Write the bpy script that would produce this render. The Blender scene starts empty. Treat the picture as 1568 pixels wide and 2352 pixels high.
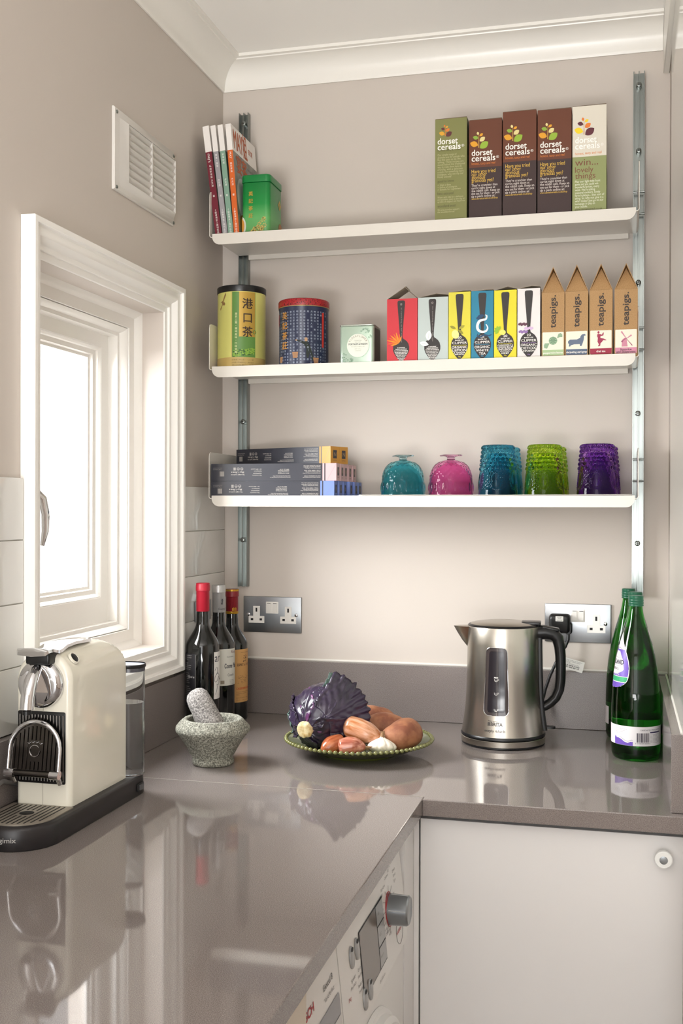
import bpy, bmesh, math, random
from mathutils import Matrix, Vector, noise
random.seed(7)
SC = bpy.context.scene
COL = SC.collection
PI = math.pi
# ---------------------------------------------------------------- camera
cam_d = bpy.data.cameras.new('camera')
cam = bpy.data.objects.new('camera', cam_d)
COL.objects.link(cam)
cam_d.sensor_fit = 'VERTICAL'; cam_d.sensor_height = 36.0; cam_d.sensor_width = 24.0
cam_d.lens = 2516.9 / 2352.0 * 36.0
cam_d.clip_start = 0.02
RT = Vector((0.96878, 0.24790, 0.00260)); UP = Vector((-0.00334, 0.00256, 0.99999)); FW = RT.cross(UP) * -1
cam.matrix_world = Matrix(((RT.x, UP.x, -FW.x, 0.9457), (RT.y, UP.y, -FW.y, -2.5213), (RT.z, UP.z, -FW.z, 0.4927), (0, 0, 0, 1)))
SC.camera = cam
# ---------------------------------------------------------------- exposure, sky, lights
SC.view_settings.view_transform = 'Standard'
SC.view_settings.look = 'None'
SC.view_settings.gamma = 1.0
SC.view_settings.use_curve_mapping = False
SC.view_settings.exposure = -0.15
SC.cycles.max_bounces = 14
SC.cycles.transmission_bounces = 14
SC.cycles.transparent_max_bounces = 16
SC.cycles.diffuse_bounces = 5
SC.cycles.glossy_bounces = 6
SC.cycles.sample_clamp_indirect = 4.0
w = bpy.data.worlds.new('overcast_sky'); SC.world = w; w.use_nodes = True
w.node_tree.nodes['Background'].inputs['Color'].default_value = (0.97, 0.985, 1.0, 1)
w.node_tree.nodes['Background'].inputs['Strength'].default_value = 2.6

def area(name, loc, direction, sx, sy, power, color=(1, 1, 1), spread=180):
    d = bpy.data.lights.new(name, 'AREA'); d.shape = 'RECTANGLE'; d.size = sx; d.size_y = sy
    d.energy = power; d.color = color; d.spread = math.radians(spread)
    o = bpy.data.objects.new(name, d); COL.objects.link(o); o.location = loc
    o.rotation_euler = Vector(direction).to_track_quat('-Z', 'Y').to_euler()
    return o
area('window_daylight', (-0.95, -1.0, 1.45), (1.0, 0.30, -0.45), 2.6, 2.0, 800, (0.97, 0.988, 1.0))
area('patio_daylight', (0.80, -4.45, 0.75), (0.0, 1.0, 0.06), 1.4, 1.4, 21, (1.0, 0.995, 0.99))
area('ceiling_fill', (0.55, -3.35, 0.0), (0.02, 0.08, 1.0), 0.9, 1.0, 94, (1.0, 0.998, 0.992))  # added upward fill to brighten ceiling and upper walls; no such lamp in the room

# ---------------------------------------------------------------- helpers
def lin(h):
    h = h.lstrip('#')
    c = [int(h[i:i + 2], 16) / 255 for i in (0, 2, 4)]
    return tuple(x / 12.92 if x <= 0.04045 else ((x + 0.055) / 1.055) ** 2.4 for x in c)

MATS = {}
def mat(name, color='#808080', rough=0.5, metal=0.0, trans=0.0, ior=1.45, coat=0.0, bump=None, var=None, spec=0.5, aniso=0.0, emit=None, coat_rough=0.05):
    """principled material; bump=(scale, strength, detail), var=(scale, colour2, low, high)"""
    if name in MATS: return MATS[name]
    m = bpy.data.materials.new(name); m.use_nodes = True
    nt = m.node_tree; b = nt.nodes['Principled BSDF']
    col = lin(color) if isinstance(color, str) else color
    b.inputs['Base Color'].default_value = (*col, 1)
    b.inputs['Roughness'].default_value = rough; b.inputs['Metallic'].default_value = metal
    b.inputs['Transmission Weight'].default_value = trans; b.inputs['IOR'].default_value = ior
    b.inputs['Coat Weight'].default_value = coat; b.inputs['Coat Roughness'].default_value = coat_rough
    b.inputs['Specular IOR Level'].default_value = spec
    b.inputs['Anisotropic'].default_value = aniso
    if bump or var:
        tc = nt.nodes.new('ShaderNodeTexCoord')
    if bump:
        n = nt.nodes.new('ShaderNodeTexNoise'); n.inputs['Scale'].default_value = bump[0]
        n.inputs['Detail'].default_value = bump[2] if len(bump) > 2 else 3
        nt.links.new(tc.outputs['Object'], n.inputs['Vector'])
        bp = nt.nodes.new('ShaderNodeBump'); bp.inputs['Strength'].default_value = bump[1]; bp.inputs['Distance'].default_value = 0.002
        nt.links.new(n.outputs['Fac'], bp.inputs['Height']); nt.links.new(bp.outputs['Normal'], b.inputs['Normal'])
    if var:
        n = nt.nodes.new('ShaderNodeTexNoise'); n.inputs['Scale'].default_value = var[0]; n.inputs['Detail'].default_value = 5
        nt.links.new(tc.outputs['Object'], n.inputs['Vector'])
        r = nt.nodes.new('ShaderNodeValToRGB')
        r.color_ramp.elements[0].position = var[2]; r.color_ramp.elements[1].position = var[3]
        r.color_ramp.elements[0].color = (*col, 1); r.color_ramp.elements[1].color = (*lin(var[1]), 1)
        nt.links.new(n.outputs['Fac'], r.inputs['Fac']); nt.links.new(r.outputs['Color'], b.inputs['Base Color'])
    MATS[name] = m
    return m

def ramp_mat(name, stops, axis=2, lo=0.0, hi=1.0, rough=0.4, coat=0.0, metal=0.0):
    """printed colour blend along an object axis"""
    if name in MATS: return MATS[name]
    m = mat(name, '#808080', rough, metal, coat=coat); nt = m.node_tree; b = nt.nodes['Principled BSDF']
    tc = nt.nodes.new('ShaderNodeTexCoord'); sp = nt.nodes.new('ShaderNodeSeparateXYZ')
    nt.links.new(tc.outputs['Object'], sp.inputs[0])
    mr = nt.nodes.new('ShaderNodeMapRange'); mr.inputs['From Min'].default_value = lo; mr.inputs['From Max'].default_value = hi
    nt.links.new(sp.outputs[axis], mr.inputs['Value'])
    r = nt.nodes.new('ShaderNodeValToRGB'); e = r.color_ramp.elements
    while len(e) < len(stops): e.new(0.5)
    for k, (p, c) in enumerate(stops):
        e[k].position = p; e[k].color = (*lin(c), 1)
    nt.links.new(mr.outputs[0], r.inputs['Fac']); nt.links.new(r.outputs['Color'], b.inputs['Base Color'])
    return m

def plane(o, u, v):
    o, u, v = Vector(o), Vector(u).normalized(), Vector(v).normalized(); n = u.cross(v)
    return lambda x, y, z=0.0: o + u * x + v * y + n * z
def front(x, y, z):                     # a vertical print facing the camera side (-y)
    return plane((x, y, z), (1, 0, 0), (0, 0, 1))
def curved(f):
    f.curved = True
    return f
def spline(P, n=6):                     # smooth curve through points
    P = [Vector(p) for p in P]; Q = []
    for i in range(len(P) - 1):
        p0, p1, p2, p3 = P[max(i - 1, 0)], P[i], P[i + 1], P[min(i + 2, len(P) - 1)]
        for k in range(n):
            t = k / n; Q.append(0.5 * (2 * p1 + (p2 - p0) * t + (2 * p0 - 5 * p1 + 4 * p2 - p3) * t * t + (3 * p1 - p0 - 3 * p2 + p3) * t ** 3))
    return Q + [P[-1]]
def wrap(cx, cy, R, phi0, z0=0.0):      # print round a cylinder or bottle; R may be a function of height
    def f(x, y, z=0.0):
        r = R(y + z0) if callable(R) else R
        a = phi0 + x / r
        return Vector((cx + (r + z) * math.cos(a), cy + (r + z) * math.sin(a), z0 + y))
    return curved(f)

_TXT = {}
def text_geo(s):
    if s in _TXT: return _TXT[s]
    c = bpy.data.curves.new('t', 'FONT'); c.body = s; c.resolution_u = 3; c.size = 1.0
    o = bpy.data.objects.new('t', c); COL.objects.link(o)
    bpy.context.view_layer.update()
    dg = bpy.context.evaluated_depsgraph_get()
    me = o.evaluated_get(dg).to_mesh()
    V = [tuple(v.co) for v in me.vertices]; F = [tuple(p.vertices) for p in me.polygons]
    o.evaluated_get(dg).to_mesh_clear()
    bpy.data.objects.remove(o); bpy.data.curves.remove(c)
    if not V: V = [(0, 0, 0)]
    xs = [v[0] for v in V]; ys = [v[1] for v in V]
    _TXT[s] = (V, F, min(xs), max(xs), min(ys), max(ys))
    return _TXT[s]

def cut_tris(V, F, L):
    V = list(V); out = []; todo = []
    for f in F: todo += [(f[0], f[i], f[i + 1]) for i in range(1, len(f) - 1)]
    while todo:
        t = todo.pop(); e = max(range(3), key=lambda i: abs(V[t[i]][0] - V[t[(i + 1) % 3]][0])); a, b, c = t[e], t[(e + 1) % 3], t[(e + 2) % 3]
        if abs(V[a][0] - V[b][0]) <= L: out.append(t); continue
        V.append(tuple((p + q) / 2 for p, q in zip(V[a], V[b]))); k = len(V) - 1
        todo += [(a, k, c), (k, b, c)]
    return V, out

def rrect(x0, x1, y0, y1, r, n=5):
    P = []
    for cx, cy, a0 in ((x1 - r, y0 + r, -90), (x1 - r, y1 - r, 0), (x0 + r, y1 - r, 90), (x0 + r, y0 + r, 180)):
        for k in range(n + 1):
            a = math.radians(a0 + 90 * k / n); P.append((cx + r * math.cos(a), cy + r * math.sin(a)))
    return P
def ellipse(cx, cy, rx, ry, n=24, rot=0.0):
    c, s = math.cos(rot), math.sin(rot)
    return [(cx + rx * math.cos(t) * c - ry * math.sin(t) * s, cy + rx * math.cos(t) * s + ry * math.sin(t) * c)
            for t in (2 * PI * k / n for k in range(n))]
def leaf2d(cx, cy, L, W, rot, n=8):
    P = []
    for k in range(n + 1): t = k / n; P.append((L * (t - 0.5), W * math.sin(PI * t) ** 0.8))
    for k in range(1, n): t = 1 - k / n; P.append((L * (t - 0.5), -W * math.sin(PI * t) ** 0.8))
    c, s = math.cos(rot), math.sin(rot)
    return [(cx + x * c - y * s, cy + x * s + y * c) for x, y in P]

class MB:
    """collects shapes into one mesh object"""
    def __init__(s): s.v = []; s.f = []; s.mi = []; s.mats = []
    def idx(s, m):
        if m not in s.mats: s.mats.append(m)
        return s.mats.index(m)
    def add(s, V, F, m, M=None):
        o = len(s.v); i = s.idx(m)
        if M is None: s.v += [tuple(p) for p in V]
        elif callable(M): s.v += [tuple(M(*p)) for p in V]
        else: s.v += [tuple(M @ Vector(p)) for p in V]
        for f in F: s.f.append(tuple(o + k for k in f)); s.mi.append(i)
        return s
    def box(s, x0, x1, y0, y1, z0, z1, m, M=None):
        V = [(x, y, z) for z in (z0, z1) for y in (y0, y1) for x in (x0, x1)]
        return s.add(V, [(0, 2, 3, 1), (4, 5, 7, 6), (0, 1, 5, 4), (2, 6, 7, 3), (0, 4, 6, 2), (1, 3, 7, 5)], m, M)
    def loft(s, rings, m, M=None, cap0=True, cap1=True, closed=True):
        n = len(rings[0]); V = [p for r in rings for p in r]; F = []
        for i in range(len(rings) - 1):
            for k in range(n if closed else n - 1):
                a = i * n + k; b = i * n + (k + 1) % n
                F.append((a, b, b + n, a + n))
        if cap0: F.append(tuple(range(n - 1, -1, -1)))
        if cap1: F.append(tuple(range((len(rings) - 1) * n, len(rings) * n)))
        return s.add(V, F, m, M)
    def rbox(s, x0, x1, y0, y1, z0, z1, r, m, M=None, rv=None, n=3, rz0=None, rz1=None):
        """box with rounded vertical edges (rv) and rounded top/bottom edges (r)"""
        rv = r if rv is None else rv; rb = r if rz0 is None else rz0; rt = r if rz1 is None else rz1
        rings = []
        for k in range(n + 1):
            t = PI / 2 * k / n; i = rb * (1 - math.sin(t))
            rings.append([(x, y, z0 + rb * (1 - math.cos(t))) for x, y in rrect(x0 + i, x1 - i, y0 + i, y1 - i, max(rv - i, 1e-5))])
            if rb == 0: break
        for k in range(n + 1):
            t = PI / 2 * (1 - k / n); i = rt * (1 - math.sin(t))
            rings.append([(x, y, z1 - rt * (1 - math.cos(t))) for x, y in rrect(x0 + i, x1 - i, y0 + i, y1 - i, max(rv - i, 1e-5))])
            if rt == 0: break
        return s.loft(rings, m, M)
    def lathe(s, prof, m, M=None, n=48, rf=None):
        V = []; F = []; rows = []
        for r, z in prof:
            if r < 1e-6: rows.append([len(V)]); V.append((0, 0, z))
            else:
                rows.append(list(range(len(V), len(V) + n)))
                for k in range(n):
                    a = 2 * PI * k / n; q = r if rf is None else rf(r, z, a)
                    V.append((q * math.cos(a), q * math.sin(a), z))
        for A, B in zip(rows, rows[1:]):
            for k in range(n):
                j = (k + 1) % n
                if len(A) == 1 and len(B) == 1: break
                if len(A) == 1: F.append((A[0], B[j], B[k]))
                elif len(B) == 1: F.append((A[k], A[j], B[0]))
                else: F.append((A[k], A[j], B[j], B[k]))
        return s.add(V, F, m, M)
    def tube(s, pts, r, m, n=10, cap=True, M=None, sx=1.0):
        P = [Vector(p) for p in pts]; R = r if isinstance(r, (list, tuple)) else [r] * len(P)
        rings = []; t0 = (P[1] - P[0]).normalized()
        u = t0.cross(Vector((0, 0, 1)));  u = u if u.length > 1e-3 else t0.cross(Vector((1, 0, 0))); u.normalize()
        for i, p in enumerate(P):
            t = (P[min(i + 1, len(P) - 1)] - P[max(i - 1, 0)]).normalized()
            u = (u - t * u.dot(t)).normalized(); v = t.cross(u)
            rings.append([tuple(p + (u * math.cos(a) * sx + v * math.sin(a)) * R[i]) for a in (2 * PI * k / n for k in range(n))])
        return s.loft(rings, m, M, cap, cap)
    def poly(s, P, M, m, z=0.0002):
        return s.add([(x, y, z) for x, y in P], [tuple(range(len(P)))], m, M)
    def slab(s, P, M, m, z0, z1):
        return s.loft([[(x, y, z0) for x, y in P], [(x, y, z1) for x, y in P]], m, M)
    def patch(s, x0, x1, y0, y1, M, m, nx=12, ny=1, z=0.0002):
        V = [(x0 + (x1 - x0) * i / nx, y0 + (y1 - y0) * j / ny, z) for j in range(ny + 1) for i in range(nx + 1)]
        F = [(j * (nx + 1) + i, j * (nx + 1) + i + 1, (j + 1) * (nx + 1) + i + 1, (j + 1) * (nx + 1) + i) for j in range(ny) for i in range(nx)]
        return s.add(V, F, m, M)
    def text(s, t, M, m, x, y, h=None, w=None, align='L', z=0.0004, rot=0.0, bold=0.0):
        """text with its lower left at x, y; h letter size, w fits the width; rot turns it about that point"""
        V, F, a, b, c, d = text_geo(t)
        if h is None: sc = w / (b - a); sx = sc
        else: sc = h; sx = h if w is None else w / max(b - a, 1e-6)
        off = {'L': 0, 'C': -0.5, 'R': -1}[align] * (b - a) * sx
        C, S = math.cos(rot), math.sin(rot); out = []
        shifts = [(0, 0)] if not bold else [(0, 0), (bold, 0), (0, bold), (bold, bold)]
        for k, (dx, dy) in enumerate(shifts):
            out = [((off + (p[0] - a) * sx + dx) , p[1] * sc + dy) for p in V]
            V2 = [(x + q[0] * C - q[1] * S, y + q[0] * S + q[1] * C, z + k * 0.00002) for q in out]
            if getattr(M, 'curved', False) and h is not None and h > 0.008: V2, F2 = cut_tris(V2, F, 0.004)
            else: F2 = F
            s.add(V2, F2, m, M)
        return s
    def fill(s, P, M, m, z=0.0004, rows=24, cols=6):
        """convex outline filled with a grid, for print on curved surfaces"""
        lo, hi = min(p[1] for p in P), max(p[1] for p in P); V = []; F = []
        for i in range(rows + 1):
            h_ = lo + (hi - lo) * (0.5 - 0.5 * math.cos(PI * i / rows)); xs = []
            for (xa, ya), (xb, yb) in zip(P, P[1:] + P[:1]):
                if min(ya, yb) - 1e-7 <= h_ <= max(ya, yb) + 1e-7:
                    if abs(ya - yb) > 1e-9: xs.append(xa + (xb - xa) * (h_ - ya) / (yb - ya))
                    else: xs += [xa, xb]
            a, b = min(xs), max(xs); V += [(a + (b - a) * q / cols, h_, z) for q in range(cols + 1)]
        w_ = cols + 1
        for i in range(rows):
            for q in range(cols): k = i * w_ + q; F.append((k, k + 1, k + w_ + 1, k + w_))
        return s.add(V, F, m, M)
    def lines(s, L, M, m, x, y, dy, h, wmax=None, align='L', z=0.0004):
        for k, t in enumerate(L):
            if t:
                V, F, a, b, c, d = text_geo(t)
                wd = (b - a) * h
                s.text(t, M, m, x, y - k * dy, h, None if wmax is None or wd <= wmax else wmax, align, z)
        return s
    def build(s, name, parent=None, local=False, smooth=38, bevel=0.0, seg=2, sub=0):
        me = bpy.data.meshes.new(name)
        off = Vector((0, 0, 0))
        if parent is not None and not local:
            r = parent
            while r.parent: r = r.parent
            off = Vector(r.location)
        me.from_pydata([(x - off.x, y - off.y, z - off.z) for x, y, z in s.v], [], s.f)
        for m in s.mats: me.materials.append(m)
        me.polygons.foreach_set('material_index', s.mi)
        if smooth:
            me.polygons.foreach_set('use_smooth', [True] * len(me.polygons))
            me.set_sharp_from_angle(angle=math.radians(smooth))
        me.update()
        o = bpy.data.objects.new(name, me); COL.objects.link(o)
        if parent is not None: o.parent = parent
        if bevel:
            b = o.modifiers.new('bevel', 'BEVEL'); b.width = bevel; b.segments = seg; b.limit_method = 'ANGLE'; b.angle_limit = math.radians(40)
        if sub:
            q = o.modifiers.new('sub', 'SUBSURF'); q.levels = sub; q.render_levels = sub
        return o

def tag(o, label=None, cat=None, group=None, kind=None):
    if label: o['label'] = label
    if cat: o['category'] = cat
    if group: o['group'] = group
    if kind: o['kind'] = kind
    return o
def thing(name, label, cat, loc=(0, 0, 0), rotz=0.0, group=None):
    o = bpy.data.objects.new(name, None); COL.objects.link(o); o.empty_display_size = 0.02
    o.location = loc; o.rotation_euler = (0, 0, rotz)
    return tag(o, label, cat, group)
def struct(mb, name, parent=None, **k):
    o = mb.build(name, parent, **k)
    if parent is None: o['kind'] = 'structure'
    return o
def copy_tree(o, parent=None):
    c = o.copy(); COL.objects.link(c)
    if parent is not None: c.parent = parent
    for ch in list(o.children): copy_tree(ch, c)
    return c
# ---------------------------------------------------------------- materials of the room
M_wall = mat('wall_paint', '#c9c0b7', 0.62, bump=(140, 0.06, 4))
M_white = mat('ceiling_paint', '#faf8f4', 0.6, bump=(90, 0.05, 3))
M_gloss = mat('white_gloss_paint', '#eeebe4', 0.28, bump=(60, 0.03, 3))
M_tile = mat('white_glazed_tile', '#e3e2de', 0.08, bump=(9, 0.05, 1))
M_grout = mat('grout', '#cfccc4', 0.8)
M_floor = mat('floor_boards', '#8a6f55', 0.45, var=(6, '#6d543d', 0.35, 0.7))
M_panel = mat('glossy_white_panel', '#dcdcd4', 0.06)
def quartz(name):
    m = mat(name, '#8a827e', 0.045); nt = m.node_tree; b = nt.nodes['Principled BSDF']
    tc = nt.nodes.new('ShaderNodeTexCoord')
    n1 = nt.nodes.new('ShaderNodeTexNoise'); n1.inputs['Scale'].default_value = 900; n1.inputs['Detail'].default_value = 2
    r1 = nt.nodes.new('ShaderNodeValToRGB'); e = r1.color_ramp.elements
    e[0].position = 0.36; e[0].color = (*lin('#6a625f'), 1); e[1].position = 0.66; e[1].color = (*lin('#8d8581'), 1)
    v = nt.nodes.new('ShaderNodeTexVoronoi'); v.inputs['Scale'].default_value = 210
    r2 = nt.nodes.new('ShaderNodeValToRGB'); q = r2.color_ramp.elements
    q[0].position = 0.0; q[0].color = (1, 1, 1, 1); q[1].position = 0.11; q[1].color = (0, 0, 0, 1)
    n2 = nt.nodes.new('ShaderNodeTexNoise'); n2.inputs['Scale'].default_value = 60
    r3 = nt.nodes.new('ShaderNodeValToRGB'); r3.color_ramp.elements[0].position = 0.55; r3.color_ramp.elements[1].position = 0.62
    mul = nt.nodes.new('ShaderNodeMath'); mul.operation = 'MULTIPLY'
    mix = nt.nodes.new('ShaderNodeMix'); mix.data_type = 'RGBA'
    for t in (n1, v, n2): nt.links.new(tc.outputs['Object'], t.inputs['Vector'])
    nt.links.new(n1.outputs['Fac'], r1.inputs['Fac']); nt.links.new(v.outputs['Distance'], r2.inputs['Fac']); nt.links.new(n2.outputs['Fac'], r3.inputs['Fac'])
    nt.links.new(r2.outputs['Color'], mul.inputs[0]); nt.links.new(r3.outputs['Color'], mul.inputs[1])
    nt.links.new(mul.outputs[0], mix.inputs['Factor']); nt.links.new(r1.outputs['Color'], mix.inputs[6])
    mix.inputs[7].default_value = (*lin('#c9c3bd'), 1)
    nt.links.new(mix.outputs[2], b.inputs['Base Color'])
    return m
M_quartz = quartz('taupe_quartz')
M_quartz_dull = quartz('taupe_quartz_edge'); M_quartz_dull.node_tree.nodes['Principled BSDF'].inputs['Roughness'].default_value = 0.16
M_seal = mat('sealant', '#dcd8d0', 0.4); M_joint = mat('joint_filler', '#b4ada7', 0.3)
M_shelf = mat('shelf_enamel', '#d8d3ca', 0.3)
M_alu = mat('brushed_aluminium', '#8d928f', 0.28, 1.0)
M_chrome = mat('chrome', '#d6d6d8', 0.05, 1.0)
M_steel = mat('brushed_steel', '#b8b2a8', 0.27, 1.0, aniso=0.5)
M_black = mat('black_plastic', '#161617', 0.32)
M_dark = mat('dark_slot', '#0b0a0a', 0.6)
M_wplast = mat('white_plastic', '#e9e6e0', 0.3)

CEIL, FL = 1.572, -0.91
# ---------------------------------------------------------------- room shell
b = MB(); b.box(-0.25, 3.4, -4.9, 0.2, FL - 0.1, FL, M_floor); struct(b, 'floor')
b = MB(); b.box(-0.25, 3.4, -4.9, 0.2, CEIL, CEIL + 0.1, M_white); struct(b, 'ceiling')
b = MB(); b.box(-0.25, 3.4, 0.0, 0.2, FL, CEIL, M_wall); struct(b, 'wall_back')
WY0, WY1, WZ0, WZ1 = -0.9277, -0.2970, 0.140, 0.968       # outer edges of the window casing
hy0, hy1, hz0, hz1 = WY0 + 0.06, WY1 - 0.06, WZ0 + 0.06, WZ1 - 0.06
b = MB()
b.box(-0.22, 0, -4.7, hy0, FL, CEIL, M_wall); b.box(-0.22, 0, hy1, 0, FL, CEIL, M_wall)
b.box(-0.22, 0, hy0, hy1, FL, hz0, M_wall); b.box(-0.22, 0, hy0, hy1, hz1, CEIL, M_wall)
struct(b, 'wall_left', smooth=0)
b = MB(); b.box(1.045, 1.16, -0.95, 0, FL, CEIL, M_wall); struct(b, 'wall_right', smooth=0)
b = MB(); b.box(3.2, 3.4, -4.7, 0, FL, CEIL, M_wall); struct(b, 'wall_far_right', smooth=0)
b = MB(); b.box(-0.22, 0.05, -4.9, -4.6, FL, CEIL, M_wall); b.box(1.6, 3.4, -4.9, -4.6, FL, CEIL, M_wall); b.box(0.05, 1.6, -4.9, -4.6, 1.42, CEIL, M_wall)
struct(b, 'wall_rear', smooth=0)
# glossy panel and cornice-height board on the right wall
b = MB(); b.box(1.0405, 1.0448, -0.949, -0.19, 0.1305, 1.4525, M_panel); struct(b, 'trim_1', smooth=0)
b = MB(); b.box(1.0305, 1.0448, -0.949, -0.0005, 1.4535, CEIL - 0.0005, M_gloss); struct(b, 'trim_2', bevel=0.002)
# coved cornice
def cove():
    P = [(0.0003, 1.5045), (0.0045, 1.504), (0.006, 1.5085)]
    for k in range(9):
        t = PI / 2 * k / 8
        P.append((0.0065 + 0.046 * (1 - math.cos(t)), 1.511 + 0.050 * math.sin(t)))
    return P + [(0.0535, 1.5635), (0.062, 1.5645), (0.062, CEIL - 0.0003), (0.0003, CEIL - 0.0003)]
prof = cove()
b = MB(); b.loft([[(0.0003 + a - 0.0003, -4.59, z) for a, z in prof], [(a, -a, z) for a, z in prof]], M_gloss); struct(b, 'trim_3')
b = MB(); b.loft([[(a, -a, z) for a, z in prof], [(1.030, -a, z) for a, z in prof]], M_gloss); struct(b, 'trim_4')

# ---------------------------------------------------------------- window
def ring(w_, x, extra=0.0):
    y0, y1, z0, z1 = WY0 + w_, WY1 - w_, WZ0 + w_ + extra, WZ1 - w_
    return [(x, y0, z0), (x, y1, z0), (x, y1, z1), (x, y0, z1)]
def nest(prof, m): 
    b = MB(); b.loft([ring(*p) for p in prof], m, cap0=False, cap1=False); return b
win = thing('window_1', 'white painted casement window with stepped moulded casing in the left wall', 'window', (0, -0.612, 0.2))
win['kind'] = 'structure'
M_frame = mat('window_gloss', '#f8f6f1', 0.25, bump=(35, 0.04, 4))
nest([(0, 0.0003), (0, 0.0255), (0.001, 0.0265), (0.0095, 0.0265), (0.0105, 0.0255), (0.011, 0.0215), (0.014, 0.0195), (0.018, 0.0195), (0.023, 0.0205), (0.028, 0.0195), (0.033, 0.0155), (0.0365, 0.0105), (0.0385, 0.0092), (0.046, 0.0088), (0.0472, 0.0078), (0.0475, 0.004), (0.056, 0.0032), (0.058, 0.0028), (0.0597, 0.0003)], M_frame).build('casing', win, smooth=25)
nest([(0.0598, 0.0003), (0.0600, -0.048), (0.0625, -0.0495), (0.066, -0.0515), (0.071, -0.057), (0.0735, -0.061), (0.096, -0.0615), (0.0968, -0.0675), (0.0968, -0.12), (0.0598, -0.14), (0.0598, 0.0003)], M_frame).build('frame', win, smooth=25)
nest([(0.0975, -0.11), (0.0975, -0.0655), (0.0985, -0.0645), (0.101, -0.0665), (0.106, -0.0735), (0.108, -0.0785), (0.1148, -0.0795), (0.115, -0.0985), (0.116, -0.100), (0.1415, -0.1025, 0.024), (0.143, -0.104, 0.025), (0.143, -0.128, 0.025), (0.0975, -0.128)], M_frame).build('sash', win, smooth=25)
nest([(0.1432, -0.1035, 0.025), (0.148, -0.1075, 0.025), (0.1495, -0.112, 0.025), (0.158, -0.1145, 0.025), (0.160, -0.1205, 0.025), (0.1655, -0.1215, 0.025), (0.1655, -0.1262, 0.025), (0.1432, -0.1262, 0.025)], M_frame).build('glazing_bead', win, smooth=25)
mg = bpy.data.materials.new('window_pane'); mg.use_nodes = True; nt = mg.node_tree; nt.nodes.clear()
o_ = nt.nodes.new('ShaderNodeOutputMaterial'); mx = nt.nodes.new('ShaderNodeMixShader'); tr = nt.nodes.new('ShaderNodeBsdfTransparent')
gl = nt.nodes.new('ShaderNodeBsdfGlossy'); gl.inputs['Roughness'].default_value = 0.01; fr = nt.nodes.new('ShaderNodeLayerWeight'); fr.inputs['Blend'].default_value = 0.12
nt.links.new(fr.outputs['Facing'], mx.inputs[0]); nt.links.new(tr.outputs[0], mx.inputs[1]); nt.links.new(gl.outputs[0], mx.inputs[2]); nt.links.new(mx.outputs[0], o_.inputs[0])
b = MB(); b.box(-0.1300, -0.1264, WY0 + 0.144, WY1 - 0.144, WZ0 + 0.169, WZ1 - 0.144, mg); b.build('pane', win, smooth=0)
b = MB()
hy, hz = WY0 + 0.128, 0.50
b.rbox(hy - 0.010, hy + 0.010, hz - 0.03, hz + 0.045, 0, 0.005, 0.002, M_chrome, plane((-0.100, 0, 0), (0, 1, 0), (0, 0, 1)), rv=0.008)
b.tube([(-0.098, hy, hz + 0.022), (-0.085, hy + 0.004, hz + 0.024), (-0.062, hy + 0.022, hz + 0.024), (-0.052, hy + 0.0335, hz + 0.008), (-0.048, hy + 0.037, hz - 0.02), (-0.048, hy + 0.036, hz - 0.05), (-0.052, hy + 0.033, hz - 0.075)], [0.008, 0.008, 0.009, 0.0085, 0.008, 0.007, 0.004], M_chrome, 12)
b.build('handle', win)

# ---------------------------------------------------------------- tiles beside the window
def tiles(y0, y1, name, st=0.20):
    b = MB(); b.box(0.0003, 0.004, y0, y1, 0.1325, 0.5405, M_grout)
    rows = [(0.1335, 0.2365), (0.238, 0.3375), (0.339, 0.4395), (0.441, 0.5405)]
    for i, (a, c) in enumerate(rows):
        y = y1 - 0.0008
        while y > y0 + 0.003:
            q = max(y - st, y0 + 0.0008)
            b.rbox(q + 0.0008, y - 0.0008, a, c, 0.001, 0.0075, 0.0012, M_tile, plane((0, 0, 0), (0, 1, 0), (0, 0, 1)), n=2)
            y = q
    struct(b, name)
tiles(WY1 + 0.0008, -0.0006, 'trim_5', 0.4)
tiles(-2.6, WY0 - 0.0008, 'trim_6')

# ---------------------------------------------------------------- ventilator grille
vent = thing('vent_grille', 'square white louvred plastic vent high on the left wall above the window', 'vent', (0.001, -0.458, 1.18))
M_vent = mat('vent_plastic', '#dcd8d2', 0.4)
Pv = plane((0.0004, 0, 0), (0, 1, 0), (0, 0, 1))
vy0, vy1, vz0, vz1 = -0.6018, -0.3144, 1.1018, 1.2606
b = MB()
iy0, iy1, iz0, iz1 = vy0 + 0.046, vy1 - 0.012, vz0 + 0.024, vz1 - 0.022
R = lambda y0, y1, z0, z1, x: [(x, y0, z0), (x, y1, z0), (x, y1, z1), (x, y0, z1)]
b.loft([R(vy0, vy1, vz0, vz1, 0.0004), R(vy0, vy1, vz0, vz1, 0.004), R(vy0 + 0.002, vy1 - 0.002, vz0 + 0.002, vz1 - 0.002, 0.006), R(vy0 + 0.018, vy1 - 0.006, vz0 + 0.011, vz1 - 0.016, 0.007), R(vy0 + 0.020, vy1 - 0.007, vz0 + 0.012, vz1 - 0.017, 0.0075), R(iy0, iy1, iz0, iz1, 0.0145), R(iy0, iy1, iz0, iz1, 0.002)], M_vent, cap0=False, cap1=False)
b.box(0.0006, 0.0012, iy0, iy1, iz0, iz1, mat('vent_void', '#b9b3ab', 0.8))
b.build('frame', vent)
ym = (iy0 + iy1) / 2 - 0.004
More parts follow.
